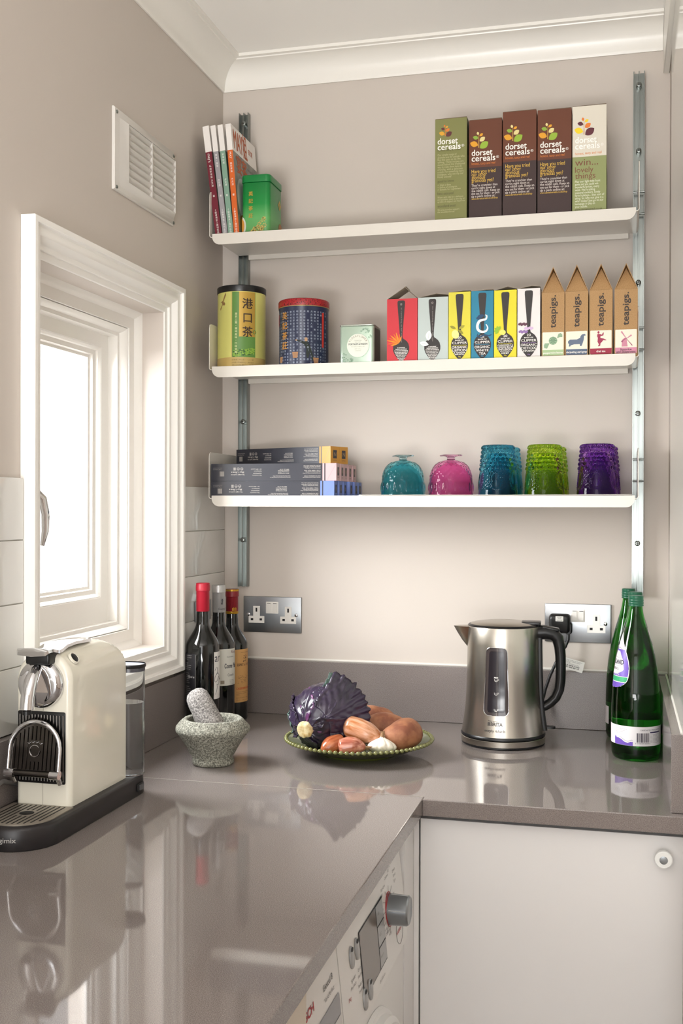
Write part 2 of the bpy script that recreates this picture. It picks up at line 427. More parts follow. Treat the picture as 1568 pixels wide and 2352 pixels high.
for (a, c) in ((iy0, ym - 0.002), (ym + 0.002, iy1)):
    for k in range(8):
        z = iz0 + (iz1 - iz0) * (k + 0.0) / 8; hgt = (iz1 - iz0) / 8
        q = MB(); q.loft([[(0.0020, a, z - hgt * 0.28), (0.0130, a, z + hgt * 0.88), (0.0142, a, z + hgt * 0.93), (0.0030, a, z - hgt * 0.20)], [(0.0020, c, z - hgt * 0.28), (0.0130, c, z + hgt * 0.88), (0.0142, c, z + hgt * 0.93), (0.0030, c, z - hgt * 0.20)]], M_vent)
        q.build('louvre', vent, smooth=0)
q = MB(); q.box(0.002, 0.0145, ym - 0.002, ym + 0.002, iz0, iz1, M_vent); q.build('mullion', vent, smooth=0)
for y in (vy0 + 0.009, vy1 - 0.004):
    for z in (vz0 + 0.006, vz1 - 0.009):
        q = MB(); q.lathe([(0.0001, 0.0), (0.0036, 0.0), (0.0036, 0.0012), (0.002, 0.0022), (0, 0.0024)], M_alu, lambda x, y_, z_, y=y, z=z: Vector((0.0062 + z_, y + x, z + y_)), 14); q.build('screw', vent)

# ---------------------------------------------------------------- worktop and upstands
wt = thing('worktop', 'L-shaped polished taupe quartz worktop running along both walls', 'worktop', (0.3, -0.6, -0.03))
T, Dp, Wd, JY = -0.0285, -0.689, 0.6193, -0.672
b = MB(); b.slab([(0.0005, -0.0005), (0.0005, JY), (Wd, JY), (Wd, Dp), (1.0445, Dp), (1.0445, -0.0005)], plane((0, 0, 0), (1, 0, 0), (0, 1, 0)), M_quartz, T, 0.0)
b.build('back_slab', wt, smooth=0, bevel=0.0015)
b = MB(); b.slab([(0.0005, JY - 0.0009), (0.0005, -2.75), (Wd, -2.75), (Wd, JY - 0.0009)], plane((0, 0, 0), (1, 0, 0), (0, 1, 0)), M_quartz, T, 0.0)
b.build('left_slab', wt, smooth=0, bevel=0.0015)
b = MB(); b.box(0.0006, Wd - 0.001, JY - 0.0009, JY, -0.02, 0.0002, M_joint); b.build('joint', wt, smooth=0)
def upstand(x0, x1, y0, y1, z1, label):
    b = MB(); b.box(x0, x1, y0, y1, 0.0004, z1, M_quartz_dull); o = b.build('upstand', smooth=0, bevel=0.001)
    tag(o, label, 'upstand')
    return o
u1 = upstand(0.0205, 1.0445, -0.02, -0.0006, 0.129, 'taupe quartz upstand along the back wall behind the kettle')
u2 = upstand(0.0006, 0.0200, -2.70, -0.0006, 0.1312, 'taupe quartz upstand along the left wall under the window')
u3 = upstand(1.0241, 1.0444, -0.670, -0.0206, 0.128, 'short taupe quartz upstand at the right beside the green bottles')
b = MB(); b.tube([(0.021, -0.003, 0.131), (1.044, -0.003, 0.131)], 0.0033, M_seal, 8); struct(b, 'trim_7')
b = MB(); b.tube([(1.0408, -0.668, 0.1295), (1.0408, -0.021, 0.1295)], 0.0022, M_seal, 8); struct(b, 'trim_8')
# ---------------------------------------------------------------- shelving uprights
def upright(cx, zb, zt, zs, label):
    t = thing('shelf_upright', label, 'shelving upright', (cx, -0.001, zb), 0, 'slotted aluminium shelf uprights')
    b = MB(); b.box(cx - 0.0115, cx + 0.0115, -0.004, -0.0006, zb, zt, M_alu)
    for k in (-1, 0, 1):
        x = cx + k * 0.0112
        b.box(x - 0.0009, x + 0.0009, -0.0185, -0.004, zb, zt, M_alu)
        z = zb + 0.05
        while z < zt:                                             # pin holes through the fins
            b.lathe([(0.0022, -0.00005), (0, 0.00002)], M_dark, plane((x - 0.0010, -0.0125, z), (0, -1, 0), (0, 0, 1)), 8)
            z += 0.0725
    b.build('track', t, smooth=0)
    for z in zs:
        q = MB(); M = plane((cx - 0.0002, -0.0186, z), (1, 0, 0), (0, 0, 1))
        q.lathe([(0.0058, -0.014), (0.0058, 0.0), (0.0045, 0.0012), (0.003, 0.0016), (0, 0.0017)], M_alu, M, 18)
        q.poly([(-0.0032, -0.0006), (0.0032, -0.0006), (0.0032, 0.0006), (-0.0032, 0.0006)], M, M_dark, 0.0019)
        q.poly([(-0.0006, -0.0032), (0.0006, -0.0032), (0.0006, 0.0032), (-0.0006, 0.0032)], M, M_dark, 0.00195)
        q.build('screw', t)
upright(0.0590, 0.303, 1.4455, (1.42, 0.992, 0.701, 0.416), 'aluminium shelf upright fixed at the left end near the corner')
upright(0.9790, 0.303, 1.4575, (1.4276, 1.2826, 0.9925, 0.704, 0.417), 'aluminium shelf upright at the right end behind the green bottles')

# ---------------------------------------------------------------- shelves
SX0, SX1, SF = 0.0437, 0.9783, -0.2035
LX0, LX1 = 0.0515, 0.9712
def shelf(zl, label):
    zs = zl - 0.0062                                              # top face of the sheet
    t = thing('metal_shelf', label, 'shelf', (0.511, -0.1, zs - 0.002), 0, 'white metal wall shelves')
    b = MB(); r = 0.006; th = 0.0016
    path = [(SX0, zs + 0.012)]
    outer = []; inner = []
    for k in range(7):
        a = PI + PI / 2 * k / 6
        outer.append((SX0 + r + r * math.cos(a), zs - th + r + r * math.sin(a))); inner.append((SX0 + r + (r - th) * math.cos(a), zs - th + r + (r - th) * math.sin(a)))
    o2 = [(SX0 + SX1 - x, z) for x, z in reversed(outer)]; i2 = [(SX0 + SX1 - x, z) for x, z in reversed(inner)]
    sec = outer + o2 + list(reversed(inner + i2))
    b.loft([[(x, -0.0195, z) for x, z in sec], [(x, SF, z) for x, z in sec]], M_shelf)
    b.build('tray', t)
    for x0 in (SX0, SX1 - th):                                    # folded-up end plates
        q = MB(); P = [(SF, zs - th + r)]
        P += [(SF + 0.010 * (1 - math.cos(PI / 2 * k / 5)), zs + 0.104 - 0.010 * (1 - math.sin(PI / 2 * k / 5))) for k in range(6)]
        P += [(-0.010 - 0.010 * (1 - math.sin(PI / 2 * k / 5)) + 0.0 + 0.010 * 0, zs + 0.104 - 0.010 * (1 - math.cos(PI / 2 * k / 5))) for k in range(6)]
        P = [(SF, zs - th + r), (SF, zs + 0.094), (SF + 0.003, zs + 0.101), (SF + 0.010, zs + 0.104), (-0.03, zs + 0.104), (-0.022, zs + 0.101), (-0.0195, zs + 0.094), (-0.0195, zs - th + r)]
        q.slab(P, plane((x0, 0, 0), (0, 1, 0), (0, 0, 1)), M_shelf, 0.0, th); q.build('end_plate', t, smooth=0, bevel=0.0004)
    for x0, x1 in ((SX0 - 0.0015, 0.0702), (0.9678, SX1 + 0.0135)):
        for dz in (0.040, 0.088):
            q = MB(); q.tube([(x0, -0.0215, zs + dz), (x1, -0.0215, zs + dz)], 0.0021, M_alu, 10); q.build('pin', t)
    b = MB(); zb = zl - 0.0245; R_ = 0.018
    P = [(LX0, zl), (LX0, zb + R_)] + [(LX0 + R_ - R_ * math.cos(PI / 2 * k / 8), zb + R_ - R_ * math.sin(PI / 2 * k / 8)) for k in range(1, 9)]
    P += [(LX1 - R_ + R_ * math.sin(PI / 2 * k / 8), zb + R_ - R_ * math.cos(PI / 2 * k / 8)) for k in range(0, 9)] + [(LX1, zl)]
    b.slab(P, plane((0, SF + 0.0002, 0), (1, 0, 0), (0, 0, 1)), M_shelf, 0.0, 0.0022)
    fold = [(SF + 0.0004, zb + 0.0004)] + [(SF + 0.001 + 0.012 * math.sin(PI / 2 * k / 5), zb + 0.012 - 0.012 * math.cos(PI / 2 * k / 5)) for k in range(6)] + [(SF + 0.0125, zb + 0.0152)]
    fold = fold + [(y - 0.001, z + 0.0012) for y, z in reversed(fold)]
    x0, x1 = LX0 + R_ + 0.001, LX1 - R_ - 0.001
    b.loft([[(x1, y, z) for y, z in fold], [(x0, y, z) for y, z in fold]], M_shelf)
    b.build('front_lip', t, smooth=40, bevel=0.0006)
    b = MB(); b.box(0.0735, 0.9575, -0.0215, -0.0196, zs - 0.0125, zs - 0.0001, M_shelf); b.box(0.0735, 0.9575, -0.0196, -0.013, zs - 0.0125, zs - 0.011, M_shelf)
    b.build('rear_flange', t, smooth=0, bevel=0.0005)
    return zs
Z1 = shelf(1.1088, 'top white metal shelf with cookery books and cereal boxes')
Z2 = shelf(0.8108, 'middle white metal shelf with tea tins and tea boxes')
Z3 = shelf(0.5208, 'bottom white metal shelf with coffee sleeves and coloured glasses')
E_ = 0.0004
# ---------------------------------------------------------------- cookery books
M_paper = mat('paper_white', '#e9e4df', 0.45)
M_pages = mat('page_edges', '#d9d4cc', 0.8, bump=(900, 0.3, 1))
def book(px, th, lean, spine, rest, lines1, label, cover=None):
    t = thing('cookery_book', label, 'book', (px, -0.193, Z1 + E_), 0, 'cookery books on the top shelf')
    t.rotation_euler = (0, -lean, 0)
    H, D = 0.2550, 0.168
    ms = mat('book_spine_' + rest.lstrip('#'), rest, 0.35)
    b = MB(); zt = H * 0.767
    b.box(0, th, 0, 0.0012, 0, zt, ms); b.box(0, th, 0, 0.0012, zt, H, M_paper)
    for x in (0, th - 0.0006):
        b.box(x, x + 0.0006, 0.0012, D, zt, H, M_paper)
        b.box(x, x + 0.0006, 0.0012, D, 0, zt, mat('cover_photo', '#5d625c', 0.35, var=(30, '#9a958a', 0.35, 0.7)))
    P = front(0, 0, 0)
    ink = mat('print_white', '#f2efe9', 0.5)
    z = 0.0004
    for kind, s, top in lines1:
        if kind == 'rot': b.text(s, P, ink, th * 0.30, H * top, h=th * 0.62, rot=-PI / 2, z=z)
        else:
            for k, ch in enumerate(s):
                sz = 0.0052
                b.text(ch, P, ink, th / 2, H * top - (k + 1) * sz * kind * 1.05, h=sz, align='C', z=z)
    b.build('cover', t, local=True, smooth=0)
    q = MB(); q.box(0.0007, th - 0.0007, 0.0013, D - 0.004, 0.003, H - 0.003, M_pages); q.build('pages', t, local=True, smooth=0)
    if cover: cover(t, th, H, D, zt)
    return t
def orange_cover(t, th, H, D, zt):
    b = MB(); P = plane((th + 0.0001, 0, 0), (0, 1, 0), (0, 0, 1)); ink = mat('print_orange', '#b8551f', 0.5)
    b.text('MAY姐', P, ink, 0.012, H * 0.795, h=0.064, w=0.090, z=0.0003, bold=0.0008)
    b.text('家常', P, ink, 0.112, H * 0.86, h=0.016, z=0.0003)
    b.text('宴客', P, ink, 0.020, H * 0.60, h=0.046, w=0.07, z=0.0003, bold=0.001)
    b.text('FAVOURITE RECIPES', P, mat('print_grey', '#5c5a57', 0.6), 0.095, H * 0.69, h=0.007, z=0.0003)
    b.poly(ellipse(0.045, H * 0.36, 0.038, 0.05), P, mat('plate_print', '#b9c0b8', 0.5), 0.0002)
    b.poly(ellipse(0.05, H * 0.12, 0.04, 0.028), P, mat('food_print', '#a87a26', 0.5), 0.00025)
    b.build('cover_print', t, local=True, smooth=0)
book(0.0552, 0.0150, 0.128, '', '#6e2331', [('rot', "may's", 0.75), (1.15, '私房家常菜', 0.655), (1.1, '方文源', 0.525), (1.1, '著', 0.385), (1.02, '《飲食男女》周刊出品', 0.255)], 'dark red spined cookery book, leftmost of the four leaning books')
book(0.0728, 0.0118, 0.122, '', '#9b989b', [(1.15, '宴客・家常', 0.75), (1.1, '方文源', 0.525), (1.1, '著', 0.385), (1.02, '《飲食男女》周刊出品', 0.255)], 'grey spined cookery book between the dark red and sage green ones')
book(0.0862, 0.0122, 0.108, '', '#7f9f8c', [(1.15, '家常好菜', 0.75), (1.1, '方文源', 0.525), (1.1, '著', 0.385), (1.02, '《飲食男女》周刊出品', 0.255)], 'sage green spined cookery book beside the orange one')
book(0.0996, 0.0124, 0.0865, '', '#d1642a', [('rot', 'MAY', 0.75), (1.1, '姐家常菜', 0.665), (1.1, '方文源', 0.525), (1.1, '著', 0.385), (1.02, '《飲食男女》周刊出品', 0.255)], 'orange spined cookery book whose white cover faces the green tin', orange_cover)

# ---------------------------------------------------------------- green tea tin
t = thing('tea_caddy', 'square green tea tin with gold lettering next to the cookery books', 'tin', (0.1445, -0.134, Z1 + E_))
M_gold = mat('gold_print', '#c9a24a', 0.35, 0.6)
gx0, gx1, gy0, gy1, gz = 0.1118, 0.1785, -0.181, -0.0865, Z1 + E_
M_gtin = ramp_mat('green_tin', [(0.0, '#5b8f55'), (0.35, '#5fa960'), (0.62, '#17873c'), (1.0, '#0f7434')], 2, 0.0, 0.12, 0.3)
b = MB(); b.rbox(gx0, gx1, gy0, gy1, gz, gz + 0.123, 0.002, M_gtin, rv=0.011, n=3)
P = front(gx0, gy0 - 0.0002, gz)
for k, ch in enumerate('英記茶莊'): b.text(ch, P, M_gold, 0.0225, 0.093 - 0.0165 * k, h=0.0105, align='C', bold=0.0004)
M_flw = mat('gold_foil', '#dcc070', 0.3, 0.4)
random.seed(3)
for k in range(30):
    x = random.uniform(0.024, 0.0555); y = random.uniform(0.002, 0.044) * (x / 0.0555) ** 1.6 + 0.002; r = random.uniform(0.0016, 0.0036)
    for j in range(6): b.poly(leaf2d(x + r * 1.1 * math.cos(j * PI / 3), y + r * 1.1 * math.sin(j * PI / 3), r * 1.2, r * 0.32, j * PI / 3, 4), P, M_flw, 0.0003)
for k in range(26): b.poly(ellipse(random.uniform(0.007, 0.05), random.uniform(0.001, 0.008), 0.0009, 0.0012, 6), P, M_flw, 0.0003)
ov = [(max(0.0, min(0.0, p[0])) if False else p[0], p[1]) for p in ellipse(0.0, 0.025, 0.0115, 0.0215) if p[0] >= 0.0008]
b.poly(sorted(ov, key=lambda p: math.atan2(p[1] - 0.025, p[0] - 0.0055)), P, mat('oval_grey', '#c9ccbd', 0.4), 0.0003)
ov = [p for p in ellipse(0.0, 0.025, 0.0078, 0.0175) if p[0] >= 0.0008]
b.poly(sorted(ov, key=lambda p: math.atan2(p[1] - 0.025, p[0] - 0.004)), P, mat('oval_orange', '#c98a34', 0.4), 0.0004)
P2 = plane((gx1 + 0.0002, gy0, gz), (0, 1, 0), (0, 0, 1))
b.poly([(0.062, 0.086), (0.073, 0.098), (0.084, 0.086), (0.073, 0.074)], P2, M_gold, 0.0003); b.text('茶', P2, mat('tin_green', '#2f7d40', 0.4), 0.073, 0.081, h=0.011, align='C', z=0.0005)
b.poly(ellipse(0.078, 0.025, 0.014, 0.021), P2, mat('oval_brown', '#a5713c', 0.4), 0.0003)
b.build('tin_body', t)
b = MB(); b.rbox(gx0 - 0.0012, gx1 + 0.0012, gy0 - 0.0012, gy1 + 0.0012, gz + 0.1232, gz + 0.1405, 0.004, mat('green_lid', '#12793a', 0.3), rv=0.012, rz0=0.0008); b.build('lid', t)

# ---------------------------------------------------------------- cereal boxes
LOGO = (('e', -0.03, 0.44, 0.105, 0.036, 1.75), ('b', -0.10, 0.315, 0.175, 0.058, 2.85), ('a', 0.073, 0.39, 0.125, 0.040, 0.55), ('a', -0.146, 0.12, 0.26, 0.088, 2.80), ('e', 0.107, 0.254, 0.20, 0.068, 0.65), ('d', 0.16, 0.073, 0.31, 0.105, 0.62))
def cereal(x0, x1, yf, zt, top, bottom, split, logo, cols, texts, label, tilt=0.0, word='#f4f0e8'):
    t = thing('cereal_box', label, 'cereal box', ((x0 + x1) / 2, yf + 0.075, Z1 + E_), 0, 'cereal boxes on the top shelf')
    W = x1 - x0; H = zt - Z1; b = MB(); zs = Z1 + E_ + H * split
    mt, mb_ = mat('carton_' + top[1:], top, 0.55), mat('carton_' + bottom[1:], bottom, 0.55)
    side = mat('carton_side_' + bottom[1:], bottom, 0.6, var=(25, '#5a5648', 0.4, 0.75))
    yb = yf + 0.148
    def shell(za, zc, mm, cap):
        V = [(x0, yf, za), (x1, yf, za), (x1, yb, za), (x0, yb, za), (x0, yf, zc), (x1, yf, zc), (x1, yb, zc), (x0, yb, zc)]
        b.add(V, [(0, 1, 5, 4), (2, 3, 7, 6), (3, 0, 4, 7)] + cap, mm); b.add(V, [(1, 2, 6, 5)], side if mm is mb_ else mm)
    shell(Z1 + E_, zs, mb_, [(3, 2, 1, 0)]); shell(zs, zt, mt, [(4, 5, 6, 7)])
    P = front(x0, yf - 0.0001, Z1 + E_)
    lx, ly, ls = logo; cc = {k: mat('ink_' + v[1:], v, 0.5) for k, v in cols.items()}
    for c, dx, dy, L, Wd_, a in LOGO: b.poly(leaf2d((lx + dx * ls) * W, H * ly + dy * ls * W, L * ls * W, Wd_ * ls * W, a), P, cc[c], 0.0003)
    b.poly([((lx - 0.012) * W, H * ly), ((lx + 0.012) * W, H * ly), ((lx + 0.004) * W, H * ly + 0.40 * ls * W), ((lx - 0.004) * W, H * ly + 0.40 * ls * W)], P, cc['d2'], 0.00035)
    iw = mat('ink_' + word[1:], word, 0.5); ty = ly - 0.077
    b.text('dorset', P, iw, 0.08 * W, H * ty, h=0.0185, w=0.63 * W, bold=0.0004); b.text('cereals', P, iw, 0.08 * W, H * (ty - 0.055), h=0.0185, w=0.72 * W, bold=0.0004)
    b.text('®', P, iw, 0.83 * W, H * (ty - 0.055) + 0.004, h=0.008); 
    for s, col, yy, hh, wf, al in texts: b.text(s, P, mat('ink_' + col[1:], col, 0.55), 0.08 * W, H * yy, h=hh, w=wf * W if wf else None, z=0.00035)
    b.build('carton', t, smooth=0)
    q = MB(); q.add([(x0 + 0.0005, yf + 0.0004, zt + 0.0002), (x1 - 0.0005, yf + 0.0004, zt + 0.0002), (x1 - 0.0005, yb, zt + 0.0035), (x0 + 0.0005, yb, zt + 0.0035), (x0 + 0.0005, yf + 0.0004, zt + 0.0012), (x1 - 0.0005, yf + 0.0004, zt + 0.0018), (x1 - 0.0005, yb, zt + 0.0047), (x0 + 0.0005, yb, zt + 0.0047)], [(0, 1, 5, 4), (1, 2, 6, 5), (2, 3, 7, 6), (3, 0, 4, 7), (4, 5, 6, 7), (3, 2, 1, 0)], mat('carton_flap', '#6b5a48', 0.8))
    q.build('top_flap', t, smooth=0)
GR = '#d9a53a'
def para(top, L, col, h, dy, wmax): return [(s, col, top - dy * k, h, min(0.86, wmax * len(s)), 'L') for k, s in enumerate(L)]
brown = [('honest, tasty and real', '#d07a35', 0.562, 0.0075, 0.72, 'L')] + para(0.480, ['Have you tried', 'our other', 'glorious', 'granolas yet?'], '#d9b24a', 0.0115, 0.0295, 0.052) + para(0.350, ["They're crunchier than", 'carrot night down at', 'the rabbit café. Keep an', 'eye out for them - or pick', 'up a pack online at:'], '#ddd3cc', 0.0072, 0.0266, 0.036) + [('www.dorsetcereals.co.uk/shop', '#d9b24a', 0.222, 0.006, 0.80, 'L')]
brown2 = [(a, b_, c - 0.0, d, e, f) for a, b_, c, d, e, f in brown]
BC = {'a': '#dd9c24', 'b': '#86a63a', 'c': '#dd9c24', 'd': '#8fae34', 'e': '#dfcf8e', 'd2': '#c8a04a'}
olive = [('honest, tasty and real', '#55522f', 0.693, 0.007, 0.72, 'L')] + para(0.648, ['Our simple range of', 'granolas are for people who', 'like the oats to do the', 'talking. These recipes are', 'slowly baked the traditional', 'way to make them loose &', 'crunchy, with a delicious', 'crunch. For something more', 'indulgent, why not try our', 'Honey Granola?'], '#b5b184', 0.0062, 0.0232, 0.0315) + [('good to know', '#55522f', 0.395, 0.008, 0.52, 'L')] + para(0.362, ['✓ High in fibre', '✓ Source of wholegrain', '✓ Suitable for vegetarians'], '#b5b184', 0.0055, 0.021, 0.028) + [('best enjoyed', '#55522f', 0.278, 0.008, 0.5, 'L')] + para(0.245, ['Warm with milk for a delicious', 'and satisfying start to the day or', 'sprinkle on yoghurt and fresh fruit'], '#b5b184', 0.0055, 0.021, 0.027) + [('woodland trust', '#55522f', 0.158, 0.0085, 0.58, 'L')] + para(0.126, ['We are proud to support', 'the woodland trust'], '#b5b184', 0.0055, 0.02, 0.03)
cereal(0.5545, 0.6228, -0.190, 1.3275, '#7b7c48', '#7b7c48', 0.5, (0.32, 0.835, 0.72), {'a': '#d9a02c', 'b': '#5b2a2c', 'c': '#d9782c', 'd': '#5b2a2c', 'e': '#d9782c', 'd2': '#d9782c'}, olive, 'olive green cereal box, leftmost on the top shelf')
cereal(0.6270, 0.6965, -0.186, 1.3205, '#643620', '#3a2826', 0.535, (0.30, 0.727, 1.0), BC, brown2, 'brown cereal box next to the olive one, shorter than the other brown boxes')
cereal(0.6990, 0.7690, -0.190, 1.3305, '#643620', '#3a2826', 0.535, (0.30, 0.727, 1.0), BC, brown, 'middle brown cereal box of the five, third from the left')
cereal(0.7715, 0.8412, -0.190, 1.3278, '#643620', '#3a2826', 0.535, (0.30, 0.727, 1.0), BC, brown, 'brown cereal box against the cream and green one')
cream = [('honest, tasty and real', '#d9863c', 0.555, 0.0075, 0.78, 'L')] + [('win...', '#7a4a36', 0.455, 0.020, 0.68, 'L'), ('lovely', '#7a4a36', 0.392, 0.0165, 0.54, 'L'), ('things', '#7a4a36', 0.336, 0.0165, 0.60, 'L')] + para(0.300, ['Play our light bite hunt', 'game and you could win', 'wonderful prizes, every', "week. We're talking", 'seasonal cookery, lovely', 'farm holidays... that sort of', 'thing. So why not give it a', 'whirl today? Just go to our', 'homepage or play on', 'your mobile.'], '#e6e6cf', 0.0066, 0.0255, 0.031) + [('www.dorsetcereals.co.uk', '#4b3f2a', 0.045, 0.0068, 0.80, 'L')]
cereal(0.8432, 0.9120, -0.190, 1.3296, '#d9d2c3', '#8d9460', 0.535, (0.34, 0.737, 1.05), {'a': '#f0cf1e', 'b': '#5b2430', 'c': '#e07a2c', 'd': '#5b2430', 'e': '#e07a2c', 'd2': '#c8823a'}, cream, 'cream and green cereal box, rightmost on the top shelf', word='#fbf8f2')
# ---------------------------------------------------------------- middle shelf: tins
zb = Z2 + E_
t = thing('tea_caddy', 'tall round pale yellow tea tin with black lid, left on the middle shelf', 'tin', (0.1012, -0.147, zb))
M_yel = mat('tin_yellow', '#d5d27a', 0.3, 0.25); M_ygold = mat('tin_gold', '#b08f3e', 0.35, 0.3)
cx, cy, R_ = 0.1012, -0.147, 0.0548
b = MB(); M0 = Matrix.Translation((cx, cy, zb))
b.lathe([(0, 0), (R_ - 0.001, 0), (R_, 0.001), (R_, 0.1735), (R_ - 0.002, 0.1735), (R_ - 0.002, 0.176), (0, 0.176)], M_yel, M0, 96)
Wr = wrap(cx, cy, R_, -PI / 2 + 0.10, zb)
M_gr = mat('tin_leaf_green', '#56803a', 0.35); M_inkb = mat('ink_brown', '#2c1c17', 0.5); M_tan = mat('tin_tan', '#b49a5c', 0.4)
b.patch(-0.085, 0.085, 0.001, 0.026, Wr, M_tan, 60, 1, 0.0003)
b.patch(-0.0085, 0.0455, 0.0262, 0.1725, Wr, M_gr, 20, 1, 0.0003)
b.patch(0.0075, 0.0445, 0.072, 0.1725, Wr, M_ygold, 14, 1, 0.0004)
b.patch(-0.0098, -0.0085, 0.0262, 0.1725, Wr, M_tan, 1, 1, 0.0004)
for k, ch in enumerate('港口茶'): b.text(ch, Wr, M_inkb, 0.0265, 0.1365 - 0.0315 * k, h=0.025, align='C', z=0.0006, bold=0.0006)
for k, ch in enumerate('港茶三寶・獨特風味・口味甘醇'): b.text(ch, Wr, mat('ink_pale', '#dfe0a8', 0.5), 0.0005, 0.121 - 0.0066 * k, h=0.0055, align='C', z=0.0006)
random.seed(11)
for k in range(150):
    x = random.uniform(-0.006, 0.043); y = 0.0275 + random.uniform(0, 0.013) + 0.006 * max(0, (x + 0.006) / 0.05)
    b.poly(leaf2d(x, y, 0.005, 0.0014, random.uniform(0, PI), 3), Wr, mat('bush_a', '#7fa53a', 0.5) if k % 3 else mat('bush_b', '#33581f', 0.5), 0.0005 + k * 1e-6)
bird = [(-0.026, 0.172), (-0.0305, 0.163), (-0.0345, 0.1545), (-0.0425, 0.152), (-0.0375, 0.1505), (-0.036, 0.1465), (-0.044, 0.1375), (-0.0425, 0.133), (-0.0385, 0.1395), (-0.0345, 0.1455), (-0.030, 0.143), (-0.0265, 0.146), (-0.0285, 0.1505), (-0.0325, 0.151), (-0.0275, 0.161), (-0.0245, 0.1665)]
b.poly(bird, Wr, mat('bird_brown', '#86663a', 0.5), 0.0006)
for k in range(3): b.text(['台灣港口村山茶・一心二葉', '台灣港口茶推廣中心・屏東滿州', '港口村特產行・恆春'][k], Wr, mat('ink_tan', '#77612f', 0.5), -0.009, 0.0185 - 0.006 * k, h=0.0042, w=0.05, z=0.0006)
b.poly(ellipse(0.0435, 0.083, 0.0042, 0.0048), Wr, M_gr, 0.0006); b.poly(ellipse(0.0435, 0.083, 0.0024, 0.003), Wr, M_ygold, 0.0007)
b.build('tin_body', t)
b = MB(); b.lathe([(0, 0.1738), (R_ + 0.0008, 0.1738), (R_ + 0.0012, 0.1745), (R_ + 0.0012, 0.187), (R_ - 0.0005, 0.1885), (R_ - 0.003, 0.1882), (0, 0.1875)], M_black, M0, 96); b.build('lid', t)

t = thing('tea_caddy', 'round dark blue tea tin with red lid between the yellow and mint tins', 'tin', (0.249, -0.145, zb))
cx, cy, R_ = 0.249, -0.145, 0.0562
M_navy = mat('tin_navy', '#262d47', 0.3); M_sil = mat('ink_silver', '#a9b3c4', 0.5)
b = MB(); M0 = Matrix.Translation((cx, cy, zb))
b.lathe([(0, 0), (R_ - 0.001, 0), (R_ - 0.0005, 0.001), (R_ - 0.0005, 0.131), (R_ + 0.0005, 0.1325), (R_ + 0.0005, 0.1345), (R_ - 0.001, 0.136), (0, 0.136)], M_navy, M0, 96)
Wr = wrap(cx, cy, R_ - 0.0005, -PI / 2, zb)
chars = '春有百花秋月夏涼風冬雪若無閒事掛心頭便是人間好時節山水茶香清明雲古道天地玄黃宇宙洪荒日月盈昃'
random.seed(5)
for c in range(-9, 10):
    x = c * 0.0079 + 0.001
    for r in range(19):
        if random.random() < 0.1: continue
        b.text(random.choice(chars), Wr, M_sil, x, 0.1205 - r * 0.0066, h=0.0047, align='C', z=0.0004)
for k, ch in enumerate('英記茶莊'): b.text(ch, Wr, mat('ink_gold', '#c08a3c', 0.45), -0.0325, 0.108 - 0.022 * k, h=0.0175, align='C', z=0.0007, bold=0.0005)
for a0 in (-0.066, 0.060): b.patch(a0, a0 + 0.006, 0.045 if a0 > 0 else 0.095, 0.122, Wr, mat('tin_red', '#c2372c', 0.4), 4, 1, 0.0006)
man = [(-0.0005, 0.0595), (0.0075, 0.0585), (0.0125, 0.057), (0.0165, 0.0555), (0.021, 0.0575), (0.0235, 0.057), (0.0285, 0.048), (0.0335, 0.035), (0.0375, 0.022), (0.0365, 0.0135), (0.0335, 0.0135), (0.0315, 0.022), (0.0285, 0.030), (0.0265, 0.021), (0.0225, 0.019), (0.0205, 0.03), (0.0215, 0.040), (0.0175, 0.0485), (0.0095, 0.0535), (0.0, 0.0575)]
b.poly(man, Wr, mat('man_coat', '#1d2723', 0.6), 0.0008)
b.poly(ellipse(0.0205, 0.0605, 0.0035, 0.0045), Wr, mat('man_skin', '#b08d6a', 0.6), 0.0009); b.poly(ellipse(-0.001, 0.0592, 0.0025, 0.0015), Wr, mat('man_skin', '#b08d6a', 0.6), 0.0009)
for x, y in ((-0.0035, 0.026), (0.0435, 0.014), (-0.0455, 0.018)):
    b.poly([(x - 0.007, y + 0.007), (x - 0.005, y - 0.006), (x + 0.005, y - 0.006), (x + 0.007, y + 0.007)], Wr, mat('basket_print', '#a97f5a', 0.6), 0.0009)
    for k in range(4): b.poly([(x - 0.006, y + 0.004 - k * 0.0028), (x + 0.006, y + 0.004 - k * 0.0028), (x + 0.006, y + 0.0035 - k * 0.0028), (x - 0.006, y + 0.0035 - k * 0.0028)], Wr, mat('basket_line', '#6d4a33', 0.6), 0.001)
b.build('tin_body', t)
b = MB(); b.lathe([(0, 0.1365), (R_ + 0.001, 0.1365), (R_ + 0.0014, 0.1372), (R_ + 0.0014, 0.1485), (R_, 0.1515), (R_ - 0.003, 0.153), (0, 0.152)], mat('lid_red', '#a3242a', 0.4, var=(420, '#3a1012', 0.52, 0.62)), M0, 96); b.build('lid', t)
b = MB(); b.lathe([(R_ - 0.0005, 0.1345), (R_ + 0.0011, 0.1348), (R_ + 0.0014, 0.1356), (R_ + 0.0011, 0.1364), (R_ - 0.0005, 0.1366)], mat('rim_gold', '#c2a878', 0.3, 0.8), M0, 96); b.build('rim', t)

